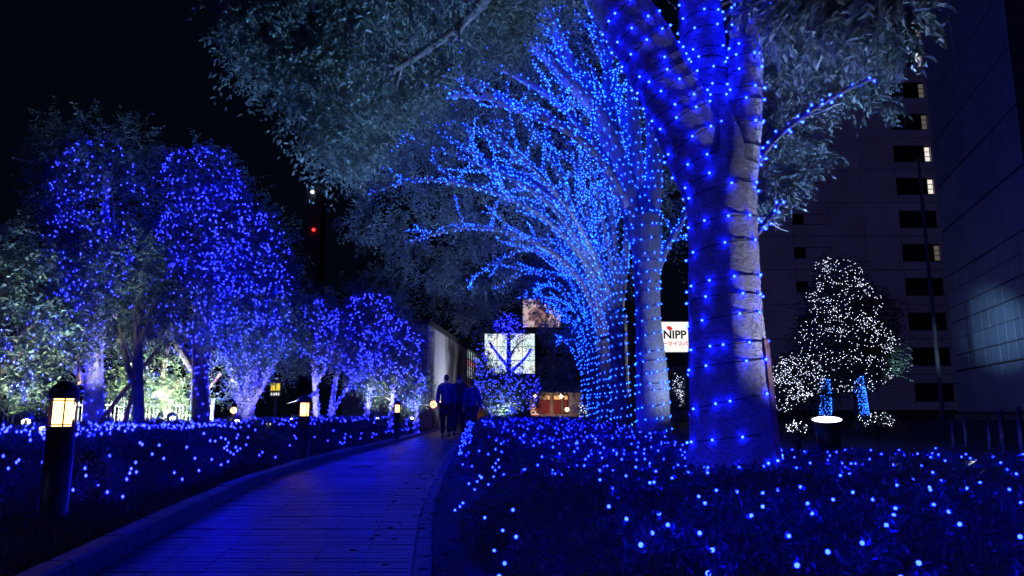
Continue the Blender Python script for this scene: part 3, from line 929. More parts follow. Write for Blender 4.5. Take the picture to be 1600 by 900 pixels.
row_tree('the fifth tree in the row, dense with lights down its stems', 23.0,
    [(930, 680, 10), (929, 640, 10), (928, 590, 9), (927, 550, 9)],
    [[(927, 565, 6), (906, 492, 6), (865, 440, 5, -.5), (825, 424, 4, -1), (772, 452, 3, -1.3)],
     [(927, 545, 6), (915, 470, 5), (893, 402, 5), (860, 352, 4), (815, 330, 3)],
     [(929, 545, 5), (930, 450, 4), (922, 350, 4), (905, 270, 3)],
     [(926, 560, 5), (900, 510, 4, .5), (860, 470, 4, .6), (810, 465, 3, .6)],
     [(928, 540, 5), (912, 430, 4, 1), (885, 350, 3, 1.2)]],
    [ell(760, 440, 23.5, 90, 40, 1.4), ell(840, 400, 24.2, 70, 50, 1.2), ell(720, 470, 23, 55, 30, 1.2), ell(890, 420, 24.5, 60, 90, 1.2), ell(740, 495, 22, 30, 25, .8), ell(690, 440, 21, 40, 22, .9)],
    2600, 34, sp_n=6, bulb_r=0.017, Lf=0.1, spl=0.075, bark='bark_dark', trunk_sp=.09)

row_tree('the sixth tree in the row, farthest and lowest beside the shop', 28.0,
    [(917, 670, 8), (917, 640, 8), (916, 600, 7), (915, 570, 7)],
    [[(915, 580, 5), (900, 525, 5), (875, 485, 4), (845, 470, 3)],
     [(916, 570, 5), (908, 500, 4), (892, 440, 4), (865, 405, 3)],
     [(918, 570, 4), (925, 480, 4), (925, 400, 3), (918, 330, 2)],
     [(914, 590, 4), (895, 550, 3), (880, 530, 3), (870, 540, 2)]],
    [ell(880, 490, 28.5, 45, 60, 1.6), ell(880, 560, 29.5, 35, 50, 1.6), ell(930, 440, 29.5, 40, 90, 1.4), ell(860, 450, 28, 40, 30, 1.2)],
    1500, 35, sp_n=5, bulb_r=0.02, Lf=0.12, spl=0.085, bark='bark_dark')

# --- evergreens on the left
def left_tree(label, D, stems, E, n_spray, seed, n_led, bark='bark_dark', Lf=0.06, led_r=0.011, ledm='led_deep', EL=None, leafm='evergreen', step=0.085, shape='evergreen_tree', grp='trees behind the hedge', stemled=0.07, thr=-.2, nl=9, front=.75):
    rg = np.random.default_rng(seed)
    S = [limb_px(q, D) for q in stems]
    t = thing(shape, label, 'tree', (S[0][0, 0], S[0][0, 1], 0.03), group=grp)
    for i, C in enumerate(S): limb_obj(C, 'trunk' if i == 0 else 'limb', M[bark], t, 10)
    sub = []
    for C in S: sub += sprout(C, 4, rg, (0.25, 0.5), t0=0.4)
    twig_mesh(sub, t, M[bark], 5)
    crown(E, n_spray, rg, t, M[leafm], nl=nl, tl=4.6 * Lf, L=Lf, W=Lf * .5, droop=0.3, thr=thr, seed=seed * .7)
    if n_led:
        s = thing('light_string', ('white' if 'white' in ledm else 'blue') + ' lights on ' + label.split(',')[0], 'string lights', S[0][0, :3] + np.array([0, 0, .3]), group='white light strings' if 'white' in ledm else 'blue light strings')
        X = [np.concatenate([walk_strings(EL or E, n_led - n_led // 2, rg, step=step, front=front), surf_points(EL or E, n_led // 2, rg)])]
        if stemled and stemled < .08: stemled = .12
        if stemled:
            for C in S: X.append(wrap(C, .14, stemled, rg)[1])
        Xa = np.concatenate(X)
        bulbs(Xa, led_r * (.58 if 'white' in ledm else .48), M[ledm], s)
        if 'white' not in ledm:
            O2 = np.repeat(X[0], 2, 0) + rg.normal(size=(len(X[0]) * 2, 3)) * Lf * 1.4 + np.array([0, Lf * 1.6, 0])
            V, Fc = sprays(O2, rg.normal(size=O2.shape), 7, 3.2 * Lf, Lf, Lf * .5, rg, .2)
            o = big_mesh('crown', V, Fc, M[leafm], t); o['kind'] = 'stuff'
    return t

left_tree('the tall rounded evergreen behind the nearest path lamp, pale stem lit from below', 10.8,
    [[(146, 690, 16), (146, 640, 15), (148, 560, 12), (155, 460, 9), (165, 360, 6), (165, 260, 3)], [(148, 580, 8), (125, 500, 6), (105, 420, 4)], [(150, 540, 8), (190, 470, 6), (205, 390, 4)], [(147, 610, 6), (100, 560, 5), (60, 520, 3)]],
    [ell(150, 235, 10.8, 85, 52, .9), ell(150, 320, 10.8, 85, 80, 1.0), ell(110, 400, 10.6, 60, 50, .7), ell(190, 420, 10.8, 75, 80, .9), ell(170, 500, 10.8, 100, 50, 1.0), ell(90, 240, 10.8, 35, 40, .5), ell(215, 215, 10.8, 30, 25, .4)],
    3000, 41, 640, bark='bark_pale', EL=[ell(155, 290, 10.6, 65, 75, .8), ell(150, 400, 10.6, 70, 80, .9), ell(160, 500, 10.6, 85, 60, .9), ell(120, 520, 10.6, 60, 60, .8)])
left_tree('the broad dome of an evergreen thickly covered with blue lights, second from the left', 12.0,
    [[(314, 690, 13), (313, 640, 13), (312, 580, 12), (312, 500, 9), (320, 400, 6), (320, 300, 3)], [(312, 560, 9), (345, 480, 7), (385, 400, 4)], [(312, 590, 7), (280, 540, 6), (262, 480, 4)], [(312, 520, 7), (350, 450, 6), (400, 420, 4)]],
    [ell(320, 280, 12, 65, 48, .9), ell(335, 360, 12, 90, 80, 1.1), ell(390, 400, 12, 65, 80, .9), ell(300, 460, 11.8, 80, 70, 1.0), ell(400, 490, 12, 65, 70, 1.0), ell(430, 430, 12.1, 32, 60, .6)],
    3200, 42, 1400, EL=[ell(318, 285, 11.8, 66, 54, .8), ell(340, 370, 11.8, 92, 84, 1.0), ell(395, 410, 11.8, 66, 88, .8), ell(310, 470, 11.7, 75, 75, .9), ell(400, 505, 11.8, 66, 66, .8)])
left_tree('the leaning multi stemmed tree with pale trunks lit from its foot', 13.5,
    [[(382, 690, 14), (384, 640, 13), (392, 585, 8), (380, 530, 7), (370, 460, 5), (375, 400, 3)], [(386, 640, 8), (415, 590, 6), (432, 560, 4), (450, 520, 3)], [(380, 640, 6), (365, 590, 5), (352, 540, 4), (330, 500, 3)], [(388, 625, 6), (405, 560, 5), (425, 500, 4), (430, 440, 3)]],
    [ell(450, 480, 13.8, 40, 50, .8), ell(420, 560, 13.8, 50, 35, .8), ell(350, 570, 14.0, 35, 40, .6), ell(470, 540, 14.2, 35, 40, .6)],
    800, 43, 340, bark='bark_pale', EL=[ell(400, 540, 13, 60, 55, .8), ell(430, 470, 13.2, 40, 60, .7), ell(360, 590, 13.2, 50, 40, .5)])
left_tree('the slim dark tree with forked trunk and no lights on it, before the lit foliage', 9.0,
    [[(217, 700, 8), (216, 640, 8), (215, 560, 7), (217, 480, 5), (222, 420, 3)], [(214, 610, 5), (196, 560, 4), (188, 510, 3)], [(217, 540, 4), (235, 490, 3), (245, 450, 2)]],
    [ell(225, 420, 9.2, 60, 50, .5), ell(195, 490, 9.2, 40, 40, .4), ell(245, 480, 9.3, 40, 40, .4)],
    420, 44, 0)
left_tree('the leafy evergreen cut by the left edge of the view', 8.2,
    [[(-30, 700, 14), (-20, 600, 12), (0, 500, 8), (15, 420, 4)], [(-15, 560, 7), (40, 520, 5), (75, 470, 3)]],
    [ell(25, 440, 8.2, 60, 45, .6), ell(50, 520, 8.2, 65, 50, .6), ell(10, 560, 8.2, 60, 60, .6), ell(40, 600, 8.3, 45, 45, .5), ell(10, 380, 8.4, 40, 30, .4)],
    1300, 45, 60, EL=[ell(60, 540, 8.1, 60, 60, .5), ell(70, 610, 8.1, 40, 30, .4)], thr=-.1, stemled=0)
left_tree('the bushy evergreen with bright floodlit leaves beside the fence', 12.5,
    [[(262, 690, 6), (260, 640, 6), (255, 590, 4), (262, 540, 3)], [(258, 630, 4), (230, 590, 3)], [(259, 620, 4), (285, 590, 3)]],
    [ell(245, 575, 12.6, 55, 35, .7), ell(270, 615, 12.7, 40, 28, .6), ell(215, 615, 12.9, 45, 30, .6), ell(185, 580, 12.9, 30, 40, .5)],
    900, 46, 60, stemled=0)
left_tree('the small slender tree with a pale stem beside the second path lamp', 18.0,
    [[(494, 690, 5), (494, 640, 5), (492, 590, 4), (494, 530, 3), (500, 480, 2)], [(494, 600, 3), (515, 560, 2), (525, 520, 2)]],
    [ell(500, 530, 18, 42, 45, .8), ell(490, 480, 18, 28, 35, .6), ell(470, 540, 18.2, 25, 35, .5), ell(520, 500, 18.4, 25, 50, .5)],
    620, 47, 240, bark='bark_pale', Lf=.075, led_r=.014, EL=[ell(495, 520, 17.7, 38, 55, .7)])
left_tree('the wide evergreen with thin lit stems left of the third path lamp', 20.0,
    [[(516, 690, 4), (518, 640, 4), (528, 580, 3), (545, 530, 3), (560, 470, 2)], [(517, 650, 3), (540, 610, 2), (565, 590, 2)], [(575, 680, 4), (574, 640, 4), (585, 580, 3), (600, 510, 2)], [(608, 680, 3), (612, 630, 3), (620, 580, 2)]],
    [ell(590, 490, 20, 60, 45, 1.3), ell(560, 540, 19.8, 60, 45, 1.1), ell(610, 540, 20, 42, 50, 1.1), ell(600, 445, 20.4, 45, 25, .9), ell(600, 590, 20.3, 50, 35, .9)],
    1700, 48, 640, bark='bark_pale', Lf=.085, led_r=.015, EL=[ell(580, 500, 19.5, 48, 42, 1.0), ell(560, 540, 19.5, 55, 45, 1.0), ell(620, 540, 19.6, 40, 45, 1.0), ell(590, 590, 19.8, 50, 30, .8)])
left_tree('the low lit evergreen in front of the poster wall', 22.5,
    [[(650, 680, 4), (650, 640, 3), (652, 600, 2), (655, 560, 2)], [(650, 640, 3), (640, 600, 2)]],
    [ell(642, 602, 22.5, 24, 34, .8), ell(648, 565, 22.5, 13, 30, .5), ell(632, 615, 22.7, 22, 22, .6)],
    520, 49, 170, bark='bark_pale', Lf=.085, led_r=.016, EL=[ell(642, 605, 22, 25, 34, .7)])
left_tree('the upright tree outlined against the white lit screen', 34.0,
    [[(796, 680, 5), (796, 640, 5), (795, 580, 4), (795, 530, 3), (796, 495, 2)], [(795, 585, 3), (820, 560, 2), (830, 545, 2)], [(795, 575, 3), (775, 550, 2), (765, 535, 2)]],
    [ell(795, 520, 34, 30, 28, .9), ell(785, 560, 34.3, 25, 18, .8), ell(812, 560, 34.3, 28, 18, .8), ell(840, 545, 34.4, 18, 22, .6), ell(795, 600, 34, 45, 25, 1.2)],
    170, 50, 300, bark='bark_black', Lf=.11, led_r=.021, EL=[ell(795, 510, 33.6, 28, 22, .8), ell(795, 600, 33.6, 50, 30, 1.0)], thr=.1, nl=6, stemled=.07, grp='trees beside the shop')
left_tree('the rounded shrub tree glowing blue and white left of the shop', 31.0,
    [[(772, 680, 4), (772, 650, 4), (770, 610, 3), (768, 580, 2)], [(773, 655, 3), (800, 620, 2)], [(771, 650, 3), (752, 610, 2), (750, 560, 2)]],
    [ell(770, 610, 31, 32, 32, 1.0), ell(805, 615, 31, 38, 28, 1.0), ell(752, 570, 31, 12, 40, .5)],
    420, 51, 520, bark='bark_pale', Lf=.10, led_r=.018, EL=[ell(770, 610, 30.5, 32, 35, .9), ell(805, 618, 30.5, 40, 28, .9), ell(752, 570, 30.6, 10, 42, .4)], grp='trees beside the shop', ledm='led_far')
left_tree('the dark conifer draped in swags of white lights', 20.0,
    [[(1348, 680, 9), (1343, 640, 8), (1338, 600, 7), (1322, 540, 5), (1312, 470, 4), (1308, 410, 2)], [(1340, 600, 4), (1365, 575, 3), (1388, 552, 2)]],
    [ell(1308, 430, 20, 32, 24, .6), ell(1312, 475, 20, 55, 35, .9), ell(1320, 525, 20, 75, 40, 1.1), ell(1310, 570, 20, 85, 32, 1.1), ell(1370, 500, 20.2, 25, 40, .6), ell(1350, 560, 20.3, 50, 22, .7)],
    2600, 52, 900, Lf=.09, led_r=.0125, ledm='led_white', leafm='conifer', step=.10, shape='conifer_tree', grp='trees with white lights', stemled=0, EL=[ell(1310, 430, 19.5, 40, 28, .5), ell(1318, 475, 19.4, 60, 40, .8), ell(1318, 532, 19.3, 80, 44, .9), ell(1312, 582, 19.3, 84, 32, .9)], thr=-.5, front=1.0)
left_tree('the low spreading tree with white lights left of the conifer', 18.5,
    [[(1290, 680, 6), (1290, 640, 6), (1288, 600, 5), (1275, 570, 3)], [(1289, 610, 3), (1255, 585, 3), (1230, 575, 2)]],
    [ell(1245, 590, 18.5, 40, 35, .8), ell(1225, 610, 18.5, 28, 32, .6), ell(1270, 610, 18.6, 25, 25, .5)],
    900, 53, 430, Lf=.08, led_r=.012, ledm='led_white', leafm='conifer', step=.09, grp='trees with white lights', stemled=0, EL=[ell(1245, 590, 18.0, 42, 36, .7), ell(1225, 612, 18.0, 26, 32, .5)], thr=-.4, front=1.0)
for D, px, lab in ((20.0, 1344, 'pale blue light string wrapped round the conifer trunk'), (18.5, 1290, 'pale blue light string wrapped round the trunk of the low spreading tree')):
    C = limb_px([(px + 4, 650, 9), (px, 620, 8.5), (px - 5, 588, 8)] if px > 1300 else [(px, 648, 8), (px, 620, 7.5), (px - 2, 592, 7)], D)
    s = thing('light_string', lab, 'string lights', C[0, :3], group='pale blue light strings')
    bulbs(wrap(C, .04, .06, RNG)[1], .009, M['led_cyan'], s)

def small_shrub(px, py, D, rx, ry, label, n, nled, ledm, seed):
    rg = np.random.default_rng(seed)
    E = [ell(px, py, D, rx, ry, rx * mpp(D) * .7), ell(px + rx * .5, py + ry * .3, D + .1, rx * .6, ry * .7, rx * mpp(D) * .5)]
    c = pt(px, py, D)
    t = thing('shrub', label, 'shrub', (c.x, c.y, 0), group='small lit shrubs')
    mb = MB()
    for k in range(7):
        a = k * .9
        mb.tube([(c.x, c.y, -.02), (c.x + math.cos(a) * rx * mpp(D) * .3, c.y + math.sin(a) * .1, c.z * .6), (c.x + math.cos(a) * rx * mpp(D) * .6, c.y + math.sin(a) * .2, c.z + ry * mpp(D) * .3)], [.015, .01, .005], n=5)
    mb.build('stem', M['bark_dark'], t)
    crown(E, n, rg, t, M['conifer'], nl=7, tl=.2, L=.05, W=.022, thr=-.6, name='foliage')
    s = thing('light_string', 'white light string over the ' + label, 'string lights', c, group='white light strings')
    bulbs(walk_strings(E, nled, rg, step=.07, front=1.0), .008, M[ledm], s)
small_shrub(1368, 655, 17, 30, 10, 'low clipped shrub at the foot of the conifer', 260, 80, 'led_white', 61)
small_shrub(1246, 668, 13, 16, 8, 'tiny shrub left of the ground floodlight', 120, 40, 'led_white', 62)
small_shrub(1056, 612, 22, 12, 28, 'narrow shrub in the gap between the two largest trunks', 260, 110, 'led_white', 63)
small_shrub(912, 640, 24, 16, 12, 'small shrub beside the shop doorway', 160, 70, 'led_white', 64)
#@@THINGS
# ------------------------------------------------------------------ path lamps
GLOW = emit('lamp_glow', (1.0, 0.50, 0.17), 5.2)
def path_lamp(px, D, top_py, label, power):
    top = pt(px, top_py, D)
    zb = 0.05
    H = top.z - zb
    t = thing('path_lamp', label, 'lamp', (top.x, D, zb), group='bollard lamps along the left of the path')
    r = 0.078
    hl = 0.165                                     # glowing part
    zg0 = H - 0.11 - hl
    MB().lathe([(r + .012, 0), (r + .012, .02), (r, .024), (r, zg0 - .012), (r + .006, zg0 - .010), (r + .006, zg0)], n=24).build('post', M['bollard'], t, keep=False)
    MB().lathe([(r - .026, zg0 + .001), (r - .026, zg0 + hl - .001)], n=20).build('lamp_glass', GLOW, t, keep=False)
    MB().lathe([(r + .004, zg0 + hl), (r + .006, zg0 + hl + .05), (r - .012, zg0 + hl + .075), (.035, zg0 + hl + .10), (.006, H)], n=24).build('cap', M['bollard'], t, keep=False)
    for k in range(5):
        a = k * 2 * math.pi / 5 + .31
        MB().box((math.cos(a) * (r - .004), math.sin(a) * (r - .004), zg0 + hl / 2), (.008, .008, hl), rz=a).build('guard_bar', M['lampframe'], t, keep=False)
    for k in range(2):
        MB().lathe([(r - .001, -.003), (r + .003, -.003), (r + .003, .003), (r - .001, .003)], c=(0, 0, zg0 + .012 + k * (hl - .024)), n=20, caps=False).build('guard_ring', M['lampframe'], t, keep=False)
    return t
path_lamp(103, 4.5, 594, 'nearest bollard lamp with glowing orange head at the left of the grass', 1)
path_lamp(477, 9.6, 616, 'second bollard lamp standing in the hedge edge', 1)
path_lamp(621, 17.0, 625, 'third bollard lamp where the path narrows', 1)
path_lamp(706, 27.0, 634, 'farthest bollard lamp beside the walking people', 1)

# ------------------------------------------------------------------ floodlights
FACE = emit('flood_face', (0.92, 1.0, 0.95), 14.0)
def floodlight(loc, target, energy, col, label, size=0.07, spot=R(95), face=True):
    loc = Vector(loc); target = Vector(target)
    if 'sunk in the shrubs' in label:
        loc.z = float(hR(np.array(loc.x), np.array(loc.y))[0]) + .06; size = .036
    t = thing('floodlight', label, 'floodlight', (loc.x, loc.y, max(loc.z - .12, 0)), group='ground floodlights')
    q = (target - loc).to_track_quat('Z', 'Y').to_matrix().to_4x4()
    MB().lathe([(size * .6, -size * 1.2), (size, -size * .9), (size * 1.05, 0), (size * .93, 0), (size * .9, -size * .25)], c=loc, n=16, M=q, caps=False).build('housing', M['metal'], t)
    MB().lathe([(size * .9, -size * .27), (size * .5, -size * .2), (size * .02, -size * .18)], c=loc, n=16, M=q, caps=False).build('lens', FACE, t)
    MB().tube([(loc.x, loc.y, -.01), loc - (target - loc).normalized() * size * .7], [.018, .014], n=8).build('stand', M['bollard'], t)
    d = (target - loc).normalized()
    light('flood_beam', 'SPOT', t, loc + d * .02, energy, col, target, size * .6, spot, 0.7)
    return t
COOL = (0.20, 0.42, 0.92); SLATE = (0.30, 0.50, 1.0); GRN = (0.88, 1.0, 0.60); WHT = (0.9, 0.96, 1.0)
floodlight(pt(1520, 742, 4.12), pt(1190, 330, 4.5), 190 * FLOOD, (.62, .68, 1.0), 'floodlight sunk in the shrubs right of the largest trunk', spot=R(85))
floodlight(pt(1400, 728, 4.9), pt(1310, 100, 5.2), 1000 * FLOOD, SLATE, 'floodlight sunk in the shrubs under the right part of the crown', spot=R(85))
floodlight((0.35, 5.6, .34), pt(560, 40, 5.8), 1500 * FLOOD, COOL, 'floodlight sunk in the shrubs left of the largest trunk', spot=R(84))
floodlight((2.9, 9.0, .42), pt(960, 230, 10.6), 300 * FLOOD, (.4, .6, 1), 'floodlight sunk in the shrubs before the second tree in the row')
floodlight((1.4, 12.2, .5), pt(780, 220, 12.8), 1900 * FLOOD, COOL, 'floodlight sunk in the shrubs before the third tree in the row')
floodlight((3.4, 14.5, .55), pt(970, 420, 15.5), 600 * FLOOD, (.8, .92, 1), 'floodlight sunk in the shrubs behind the third tree in the row', spot=R(110))
floodlight((1.2, 19.0, .55), pt(800, 370, 18.0), 1500 * FLOOD, COOL, 'floodlight sunk in the shrubs before the fourth tree in the row')
floodlight(pt(268, 650, 11.6), pt(245, 585, 12.6), 1300 * FLOOD, GRN, 'floodlight behind the hedge under the bright floodlit leaves', spot=R(110))
floodlight(pt(168, 655, 9.9), pt(150, 400, 10.6), 170 * FLOOD, WHT, 'floodlight behind the hedge near the nearest path lamp')
floodlight(pt(70, 662, 6.4), pt(150, 215, 10.6), 900 * FLOOD, SLATE, 'added floodlight in the hedge aimed up at the tall rounded evergreen', spot=R(42))  # made-up lamp that brightens the top of this crown
floodlight(pt(420, 655, 10.6), pt(420, 420, 12.2), 260 * FLOOD, SLATE, 'added floodlight behind the hedge aimed at the broad dome of the evergreen', spot=R(80))  # likewise added, only to light the dome's leaves from the front
floodlight(pt(372, 653, 12.4), pt(400, 540, 13.8), 80 * FLOOD, WHT, 'floodlight at the foot of the leaning pale trunks')
floodlight(pt(40, 650, 7.4), pt(30, 500, 8.2), 220 * FLOOD, GRN, 'floodlight behind the hedge at the left edge of the view')
floodlight(pt(458, 652, 16.5), pt(500, 570, 18.0), 170 * FLOOD, WHT, 'floodlight just left of the second path lamp')
floodlight(pt(590, 650, 19.0), pt(600, 560, 20.3), 300 * FLOOD, GRN, 'floodlight under the wide evergreen')
floodlight(pt(644, 651, 21.0), pt(655, 590, 22.5), 300 * FLOOD, (.9, 1, .7), 'floodlight before the poster wall')
floodlight(pt(785, 655, 29.5), pt(785, 600, 31), 380 * FLOOD, (.7, .88, 1), 'floodlight at the foot of the shrub tree left of the shop')

# the round floodlight seen on the plaza
fl = pt(1292, 655, 13.0)
t = thing('floodlight', 'large round floodlight with glowing white face on the plaza', 'floodlight', (fl.x, fl.y, 0), group='ground floodlights')
q = Matrix.Rotation(R(-5), 4, 'Y') @ Matrix.Rotation(R(13), 4, 'X')
MB().lathe([(.10, -.12), (.24, -.05), (.265, 0.0), (.25, .004), (.24, -.012)], c=fl, n=28, M=q, caps=False).build('housing', M['metal'], t)
MB().lathe([(.24, -.010), (.12, .002), (.01, .006)], c=fl, n=28, M=q, caps=False).build('lens', emit('flood_lens', (.95, 1, .98), 5.0), t)
MB().tube([(fl.x, fl.y, -.02), (fl.x, fl.y, fl.z - .1)], [.21, .19], n=20).build('stand', M['bollard'], t)
light('flood_beam', 'SPOT', t, fl + Vector((.02, 0, .05)), 52000, (.45, .7, 1), pt(1560, 515, 34.0), .2, R(10), 1.0)  # added beam; its bright patch stands in for a reflection on the steel panels

# ------------------------------------------------------------------ stakes and fence
def stick(name, a, b_, r, label, cat, grp, m='stake'):
    c = (Vector(a) + Vector(b_)) / 2
    mb = MB().tube([a, Vector(a).lerp(Vector(b_), .5) + Vector((0, 0, .004)), b_], [r, r * .97, r * .9], n=9)
    mb.tube([Vector(a).lerp(Vector(b_), .965), Vector(a).lerp(Vector(b_), .975)], r * 1.18, n=9)
    o = mb.build(name, M[m]); tag(o, label, cat, grp)
    return o
for x0, y0, x1, y1, D, lab in ((150, 668, 246, 545, 9.0, 'long stake leaning right across the slim dark tree'), (192, 668, 215, 590, 9.1, 'short stake propping the slim dark tree'),
        (2, 582, 62, 520, 8.0, 'stake leaning right under the evergreen at the left edge'), (318, 590, 300, 495, 11.6, 'thin stake leaning left on the dome evergreen'),
        (345, 583, 300, 640, 13.0, 'stake propping the leaning multi stemmed tree from the left'), (124, 600, 122, 560, 10.2, 'short reddish post beside the nearest path lamp')):
    stick('tree_stake', pt(x0, y0, D), pt(x1, y1, D + .3), .022 if D < 11 else .026, lab, 'stake', 'stakes propping the trees')
# flat stake by the largest trunk, its brown standing in for warm light
sb = pt(1217, 745, 4.33); st = pt(1193, 530, 4.38)
ax = (st - sb); L = ax.length; q = ax.to_track_quat('Z', 'Y').to_matrix().to_4x4()
mb = MB().box((sb + st) / 2, (.062, .03, L), mat=q @ Matrix.Rotation(R(75), 4, 'Z'), bev=.006)
o = mb.build('tree_stake', M['stake']); tag(o, 'flat brown stake added for the warm lit strip on the largest trunk', 'stake', 'stakes propping the trees')

fa = pt(-60, 650, 11.6); fb = pt(330, 650, 13.6)
fn = thing('fence', 'white railing fence with upright bars behind the hedge', 'fence', (fa.x, fa.y, 0))
n = 62
for zz in (.16, .80):
    MB().tube([(fa.x, fa.y, zz), (fb.x, fb.y, zz)], .018, n=6).build('rail', M['fence'], fn)
bar = MB().box((0, 0, .47), (.018, .018, .82), bev=.004)
bm_ = None
for k in range(n):
    p = fa.lerp(fb, k / (n - 1))
    if bm_ is None:
        o = bar.build('fence_bar', M['fence'], fn, keep=False); bm_ = o.data
    else:
        o = bpy.data.objects.new('fence_bar', bm_); COL.objects.link(o); o.parent = fn
    o.location = (p.x - fa.x, p.y - fa.y, 0)
for k in range(6):
    p = fa.lerp(fb, k / 5)
    MB().box((p.x, p.y + .03, .46), (.06, .04, .95), bev=.01).build('fence_post', M['fence'], fn)

# ------------------------------------------------------------------ people on the path
def skin_obj(name, V, E, rad, material, parent, sub=2, root=0):
    me = bpy.data.meshes.new(name); me.from_pydata([tuple(v) for v in V], E, []); me.update()
    o = bpy.data.objects.new(name, me); COL.objects.link(o)
    md = o.modifiers.new('skin', 'SKIN'); md.use_smooth_shade = True
    for i, r_ in enumerate(rad):
        sv = me.skin_vertices[0].data[i]
        sv.radius = (r_, r_) if not hasattr(r_, '__len__') else r_
        sv.use_root = (i == root)
    s = o.modifiers.new('sub', 'SUBSURF'); s.levels = sub; s.render_levels = sub
    dg = bpy.context.evaluated_depsgraph_get()
    m2 = bpy.data.meshes.new_from_object(o.evaluated_get(dg))
    bpy.data.objects.remove(o)
    m2.materials.clear(); m2.materials.append(material)
    m2.polygons.foreach_set('use_smooth', [True] * len(m2.polygons))
    r = bpy.data.objects.new(name, m2); COL.objects.link(r); r.parent = parent
    return r

def person(loc, rz, H, label, coat, step=1, coat_len=0.62):
    t = thing('person', label, 'person', loc, rz, group='people walking on the path')
    k = H / 1.70
    V = []; E = []; Rd = []
    def a(p, r_, par=None):
        V.append(Vector(p) * k); Rd.append(tuple(x * k for x in r_) if hasattr(r_, '__len__') else r_ * k)
        if par is not None: E.append((par, len(V) - 1))
        return len(V) - 1
    pel = a((0, 0, .93), (.135, .10))
    wai = a((0, .01, 1.08), (.125, .09), pel)
    che = a((0, .015, 1.27), (.15, .105), wai)
    nb = a((0, .0, 1.42), (.085, .07), che)
    nk = a((0, .015, 1.48), .052, nb)
    hd = a((0, .03, 1.56), (.068, .078), nk)
    ht = a((0, .025, 1.635), (.062, .075), hd)
    hand = {}
    for s in (-1, 1):
        sw = s * step * .16
        sh = a((s * .165, .0, 1.395), .058, nb)
        el = a((s * .215, -.02 + sw * .5, 1.12), .043, sh)
        wr = a((s * .22, .04 + sw * 1.3, .885), .028, el)
        pm_ = a((s * .222, .055 + sw * 1.42, .835), (.030, .020), wr)
        pe = a((s * .222, .065 + sw * 1.5, .79), (.032, .015), pm_)
        for j, (oy, ln) in enumerate(((-.030, .055), (-.010, .068), (.010, .072), (.029, .062))):
            f1 = a((s * .220, .068 + sw * 1.5 + oy, .775 - .01), .0085, pe)
            f2 = a((s * .214, .076 + sw * 1.5 + oy, .775 - ln * .55), .0078, f1)
            a((s * .204, .080 + sw * 1.5 + oy, .775 - ln), .0065, f2)
        th = a((s * .205, .098 + sw * 1.42, .825), .010, pm_)
        a((s * .197, .108 + sw * 1.42, .785), .008, th)
        ph = -s * step
        hip = a((s * .09, .0, .87), .088, pel)
        kn = a((s * .092, .15 * ph + .03, .50), .058, hip)
        an = a((s * .092, .27 * ph - (.06 if ph < 0 else 0), .09 + (.05 if ph < 0 else 0)), .038, kn)
        hand[s] = V[an].copy()
    body = skin_obj('body', V, E, Rd, M['skin'], t, 1, pel)
    # nose and ears join the head as small raised shapes of the same mesh family
    mb = MB()
    mb.tube([Vector((0, .105, 1.565)) * k, Vector((0, .122, 1.545)) * k], [.010 * k, .014 * k], n=6)
    mb.build('nose', M['skin'], t, keep=False)
    for s in (-1, 1):
        mb = MB().lathe([(.004 * k, -.012 * k), (.022 * k, -.004 * k), (.024 * k, .004 * k), (.01 * k, .01 * k)], c=Vector((s * .078, .03, 1.565)) * k, n=9, M=Matrix.Rotation(R(90), 4, 'Y'))
        mb.build('ear', M['skin'], t, keep=False)
        mb = MB().lathe([(.001, -.010 * k), (.010 * k, 0), (.001, .010 * k)], c=Vector((s * .03, .102, 1.585)) * k, n=8)
        mb.build('eye', M['hair'], t, keep=False)
    # clothes
    cv = [V[pel] + Vector((0, 0, -.93 + coat_len + .02)) * k, V[pel], V[wai], V[che], V[nb]]
    ce = [(0, 1), (1, 2), (2, 3), (3, 4)]
    cr = [(.20 * k, .15 * k), (.165 * k, .125 * k), (.152 * k, .112 * k), (.178 * k, .128 * k), (.10 * k, .085 * k)]
    for s in (-1, 1):
        o_ = len(cv); sw = s * step * .16
        cv += [Vector((s * .168, .0, 1.39)) * k, Vector((s * .218, -.02 + sw * .5, 1.12)) * k, Vector((s * .221, .035 + sw * 1.25, .90)) * k]
        cr += [.076 * k, .062 * k, .050 * k]
        ce += [(4, o_), (o_, o_ + 1), (o_ + 1, o_ + 2)]
    skin_obj('coat', cv, ce, cr, coat, t, 2, 1)
    tv = [Vector((0, 0, .93)) * k]; te = []; tr_ = [(.185 * k, .145 * k)]
    for s in (-1, 1):
        ph = -s * step; o_ = len(tv)
        tv += [Vector((s * .09, 0, .86)) * k, Vector((s * .092, .15 * ph + .03, .50)) * k, hand[s] + Vector((0, 0, .0))]
        tr_ += [.128 * k, .086 * k, .062 * k]
        te += [(0, o_), (o_, o_ + 1), (o_ + 1, o_ + 2)]
    skin_obj('trousers', tv, te, tr_, M['trousers'], t, 2, 0)
    for s in (-1, 1):
        p = hand[s]; up = .045 if p.z > .11 * k else 0
        sv = [Vector((p.x, p.y - .05 * k, max(p.z - .05, .045))), Vector((p.x, p.y + .05 * k, max(p.z - .06, .042))), Vector((p.x, p.y + .16 * k, max(p.z - .085, .034)))]
        skin_obj('shoe', sv, [(0, 1), (1, 2)], [.045 * k, .045 * k, .036 * k], M['hair'], t, 2, 0)
    skin_obj('hair', [Vector((0, .0, 1.53)) * k, Vector((0, -.005, 1.60)) * k, Vector((0, .015, 1.66)) * k, Vector((0, .055, 1.675)) * k], [(0, 1), (1, 2), (2, 3)], [(.07 * k, .06 * k), (.078 * k, .07 * k), (.074 * k, .07 * k), (.05 * k, .04 * k)], M['hair'], t, 2, 0)
    return t
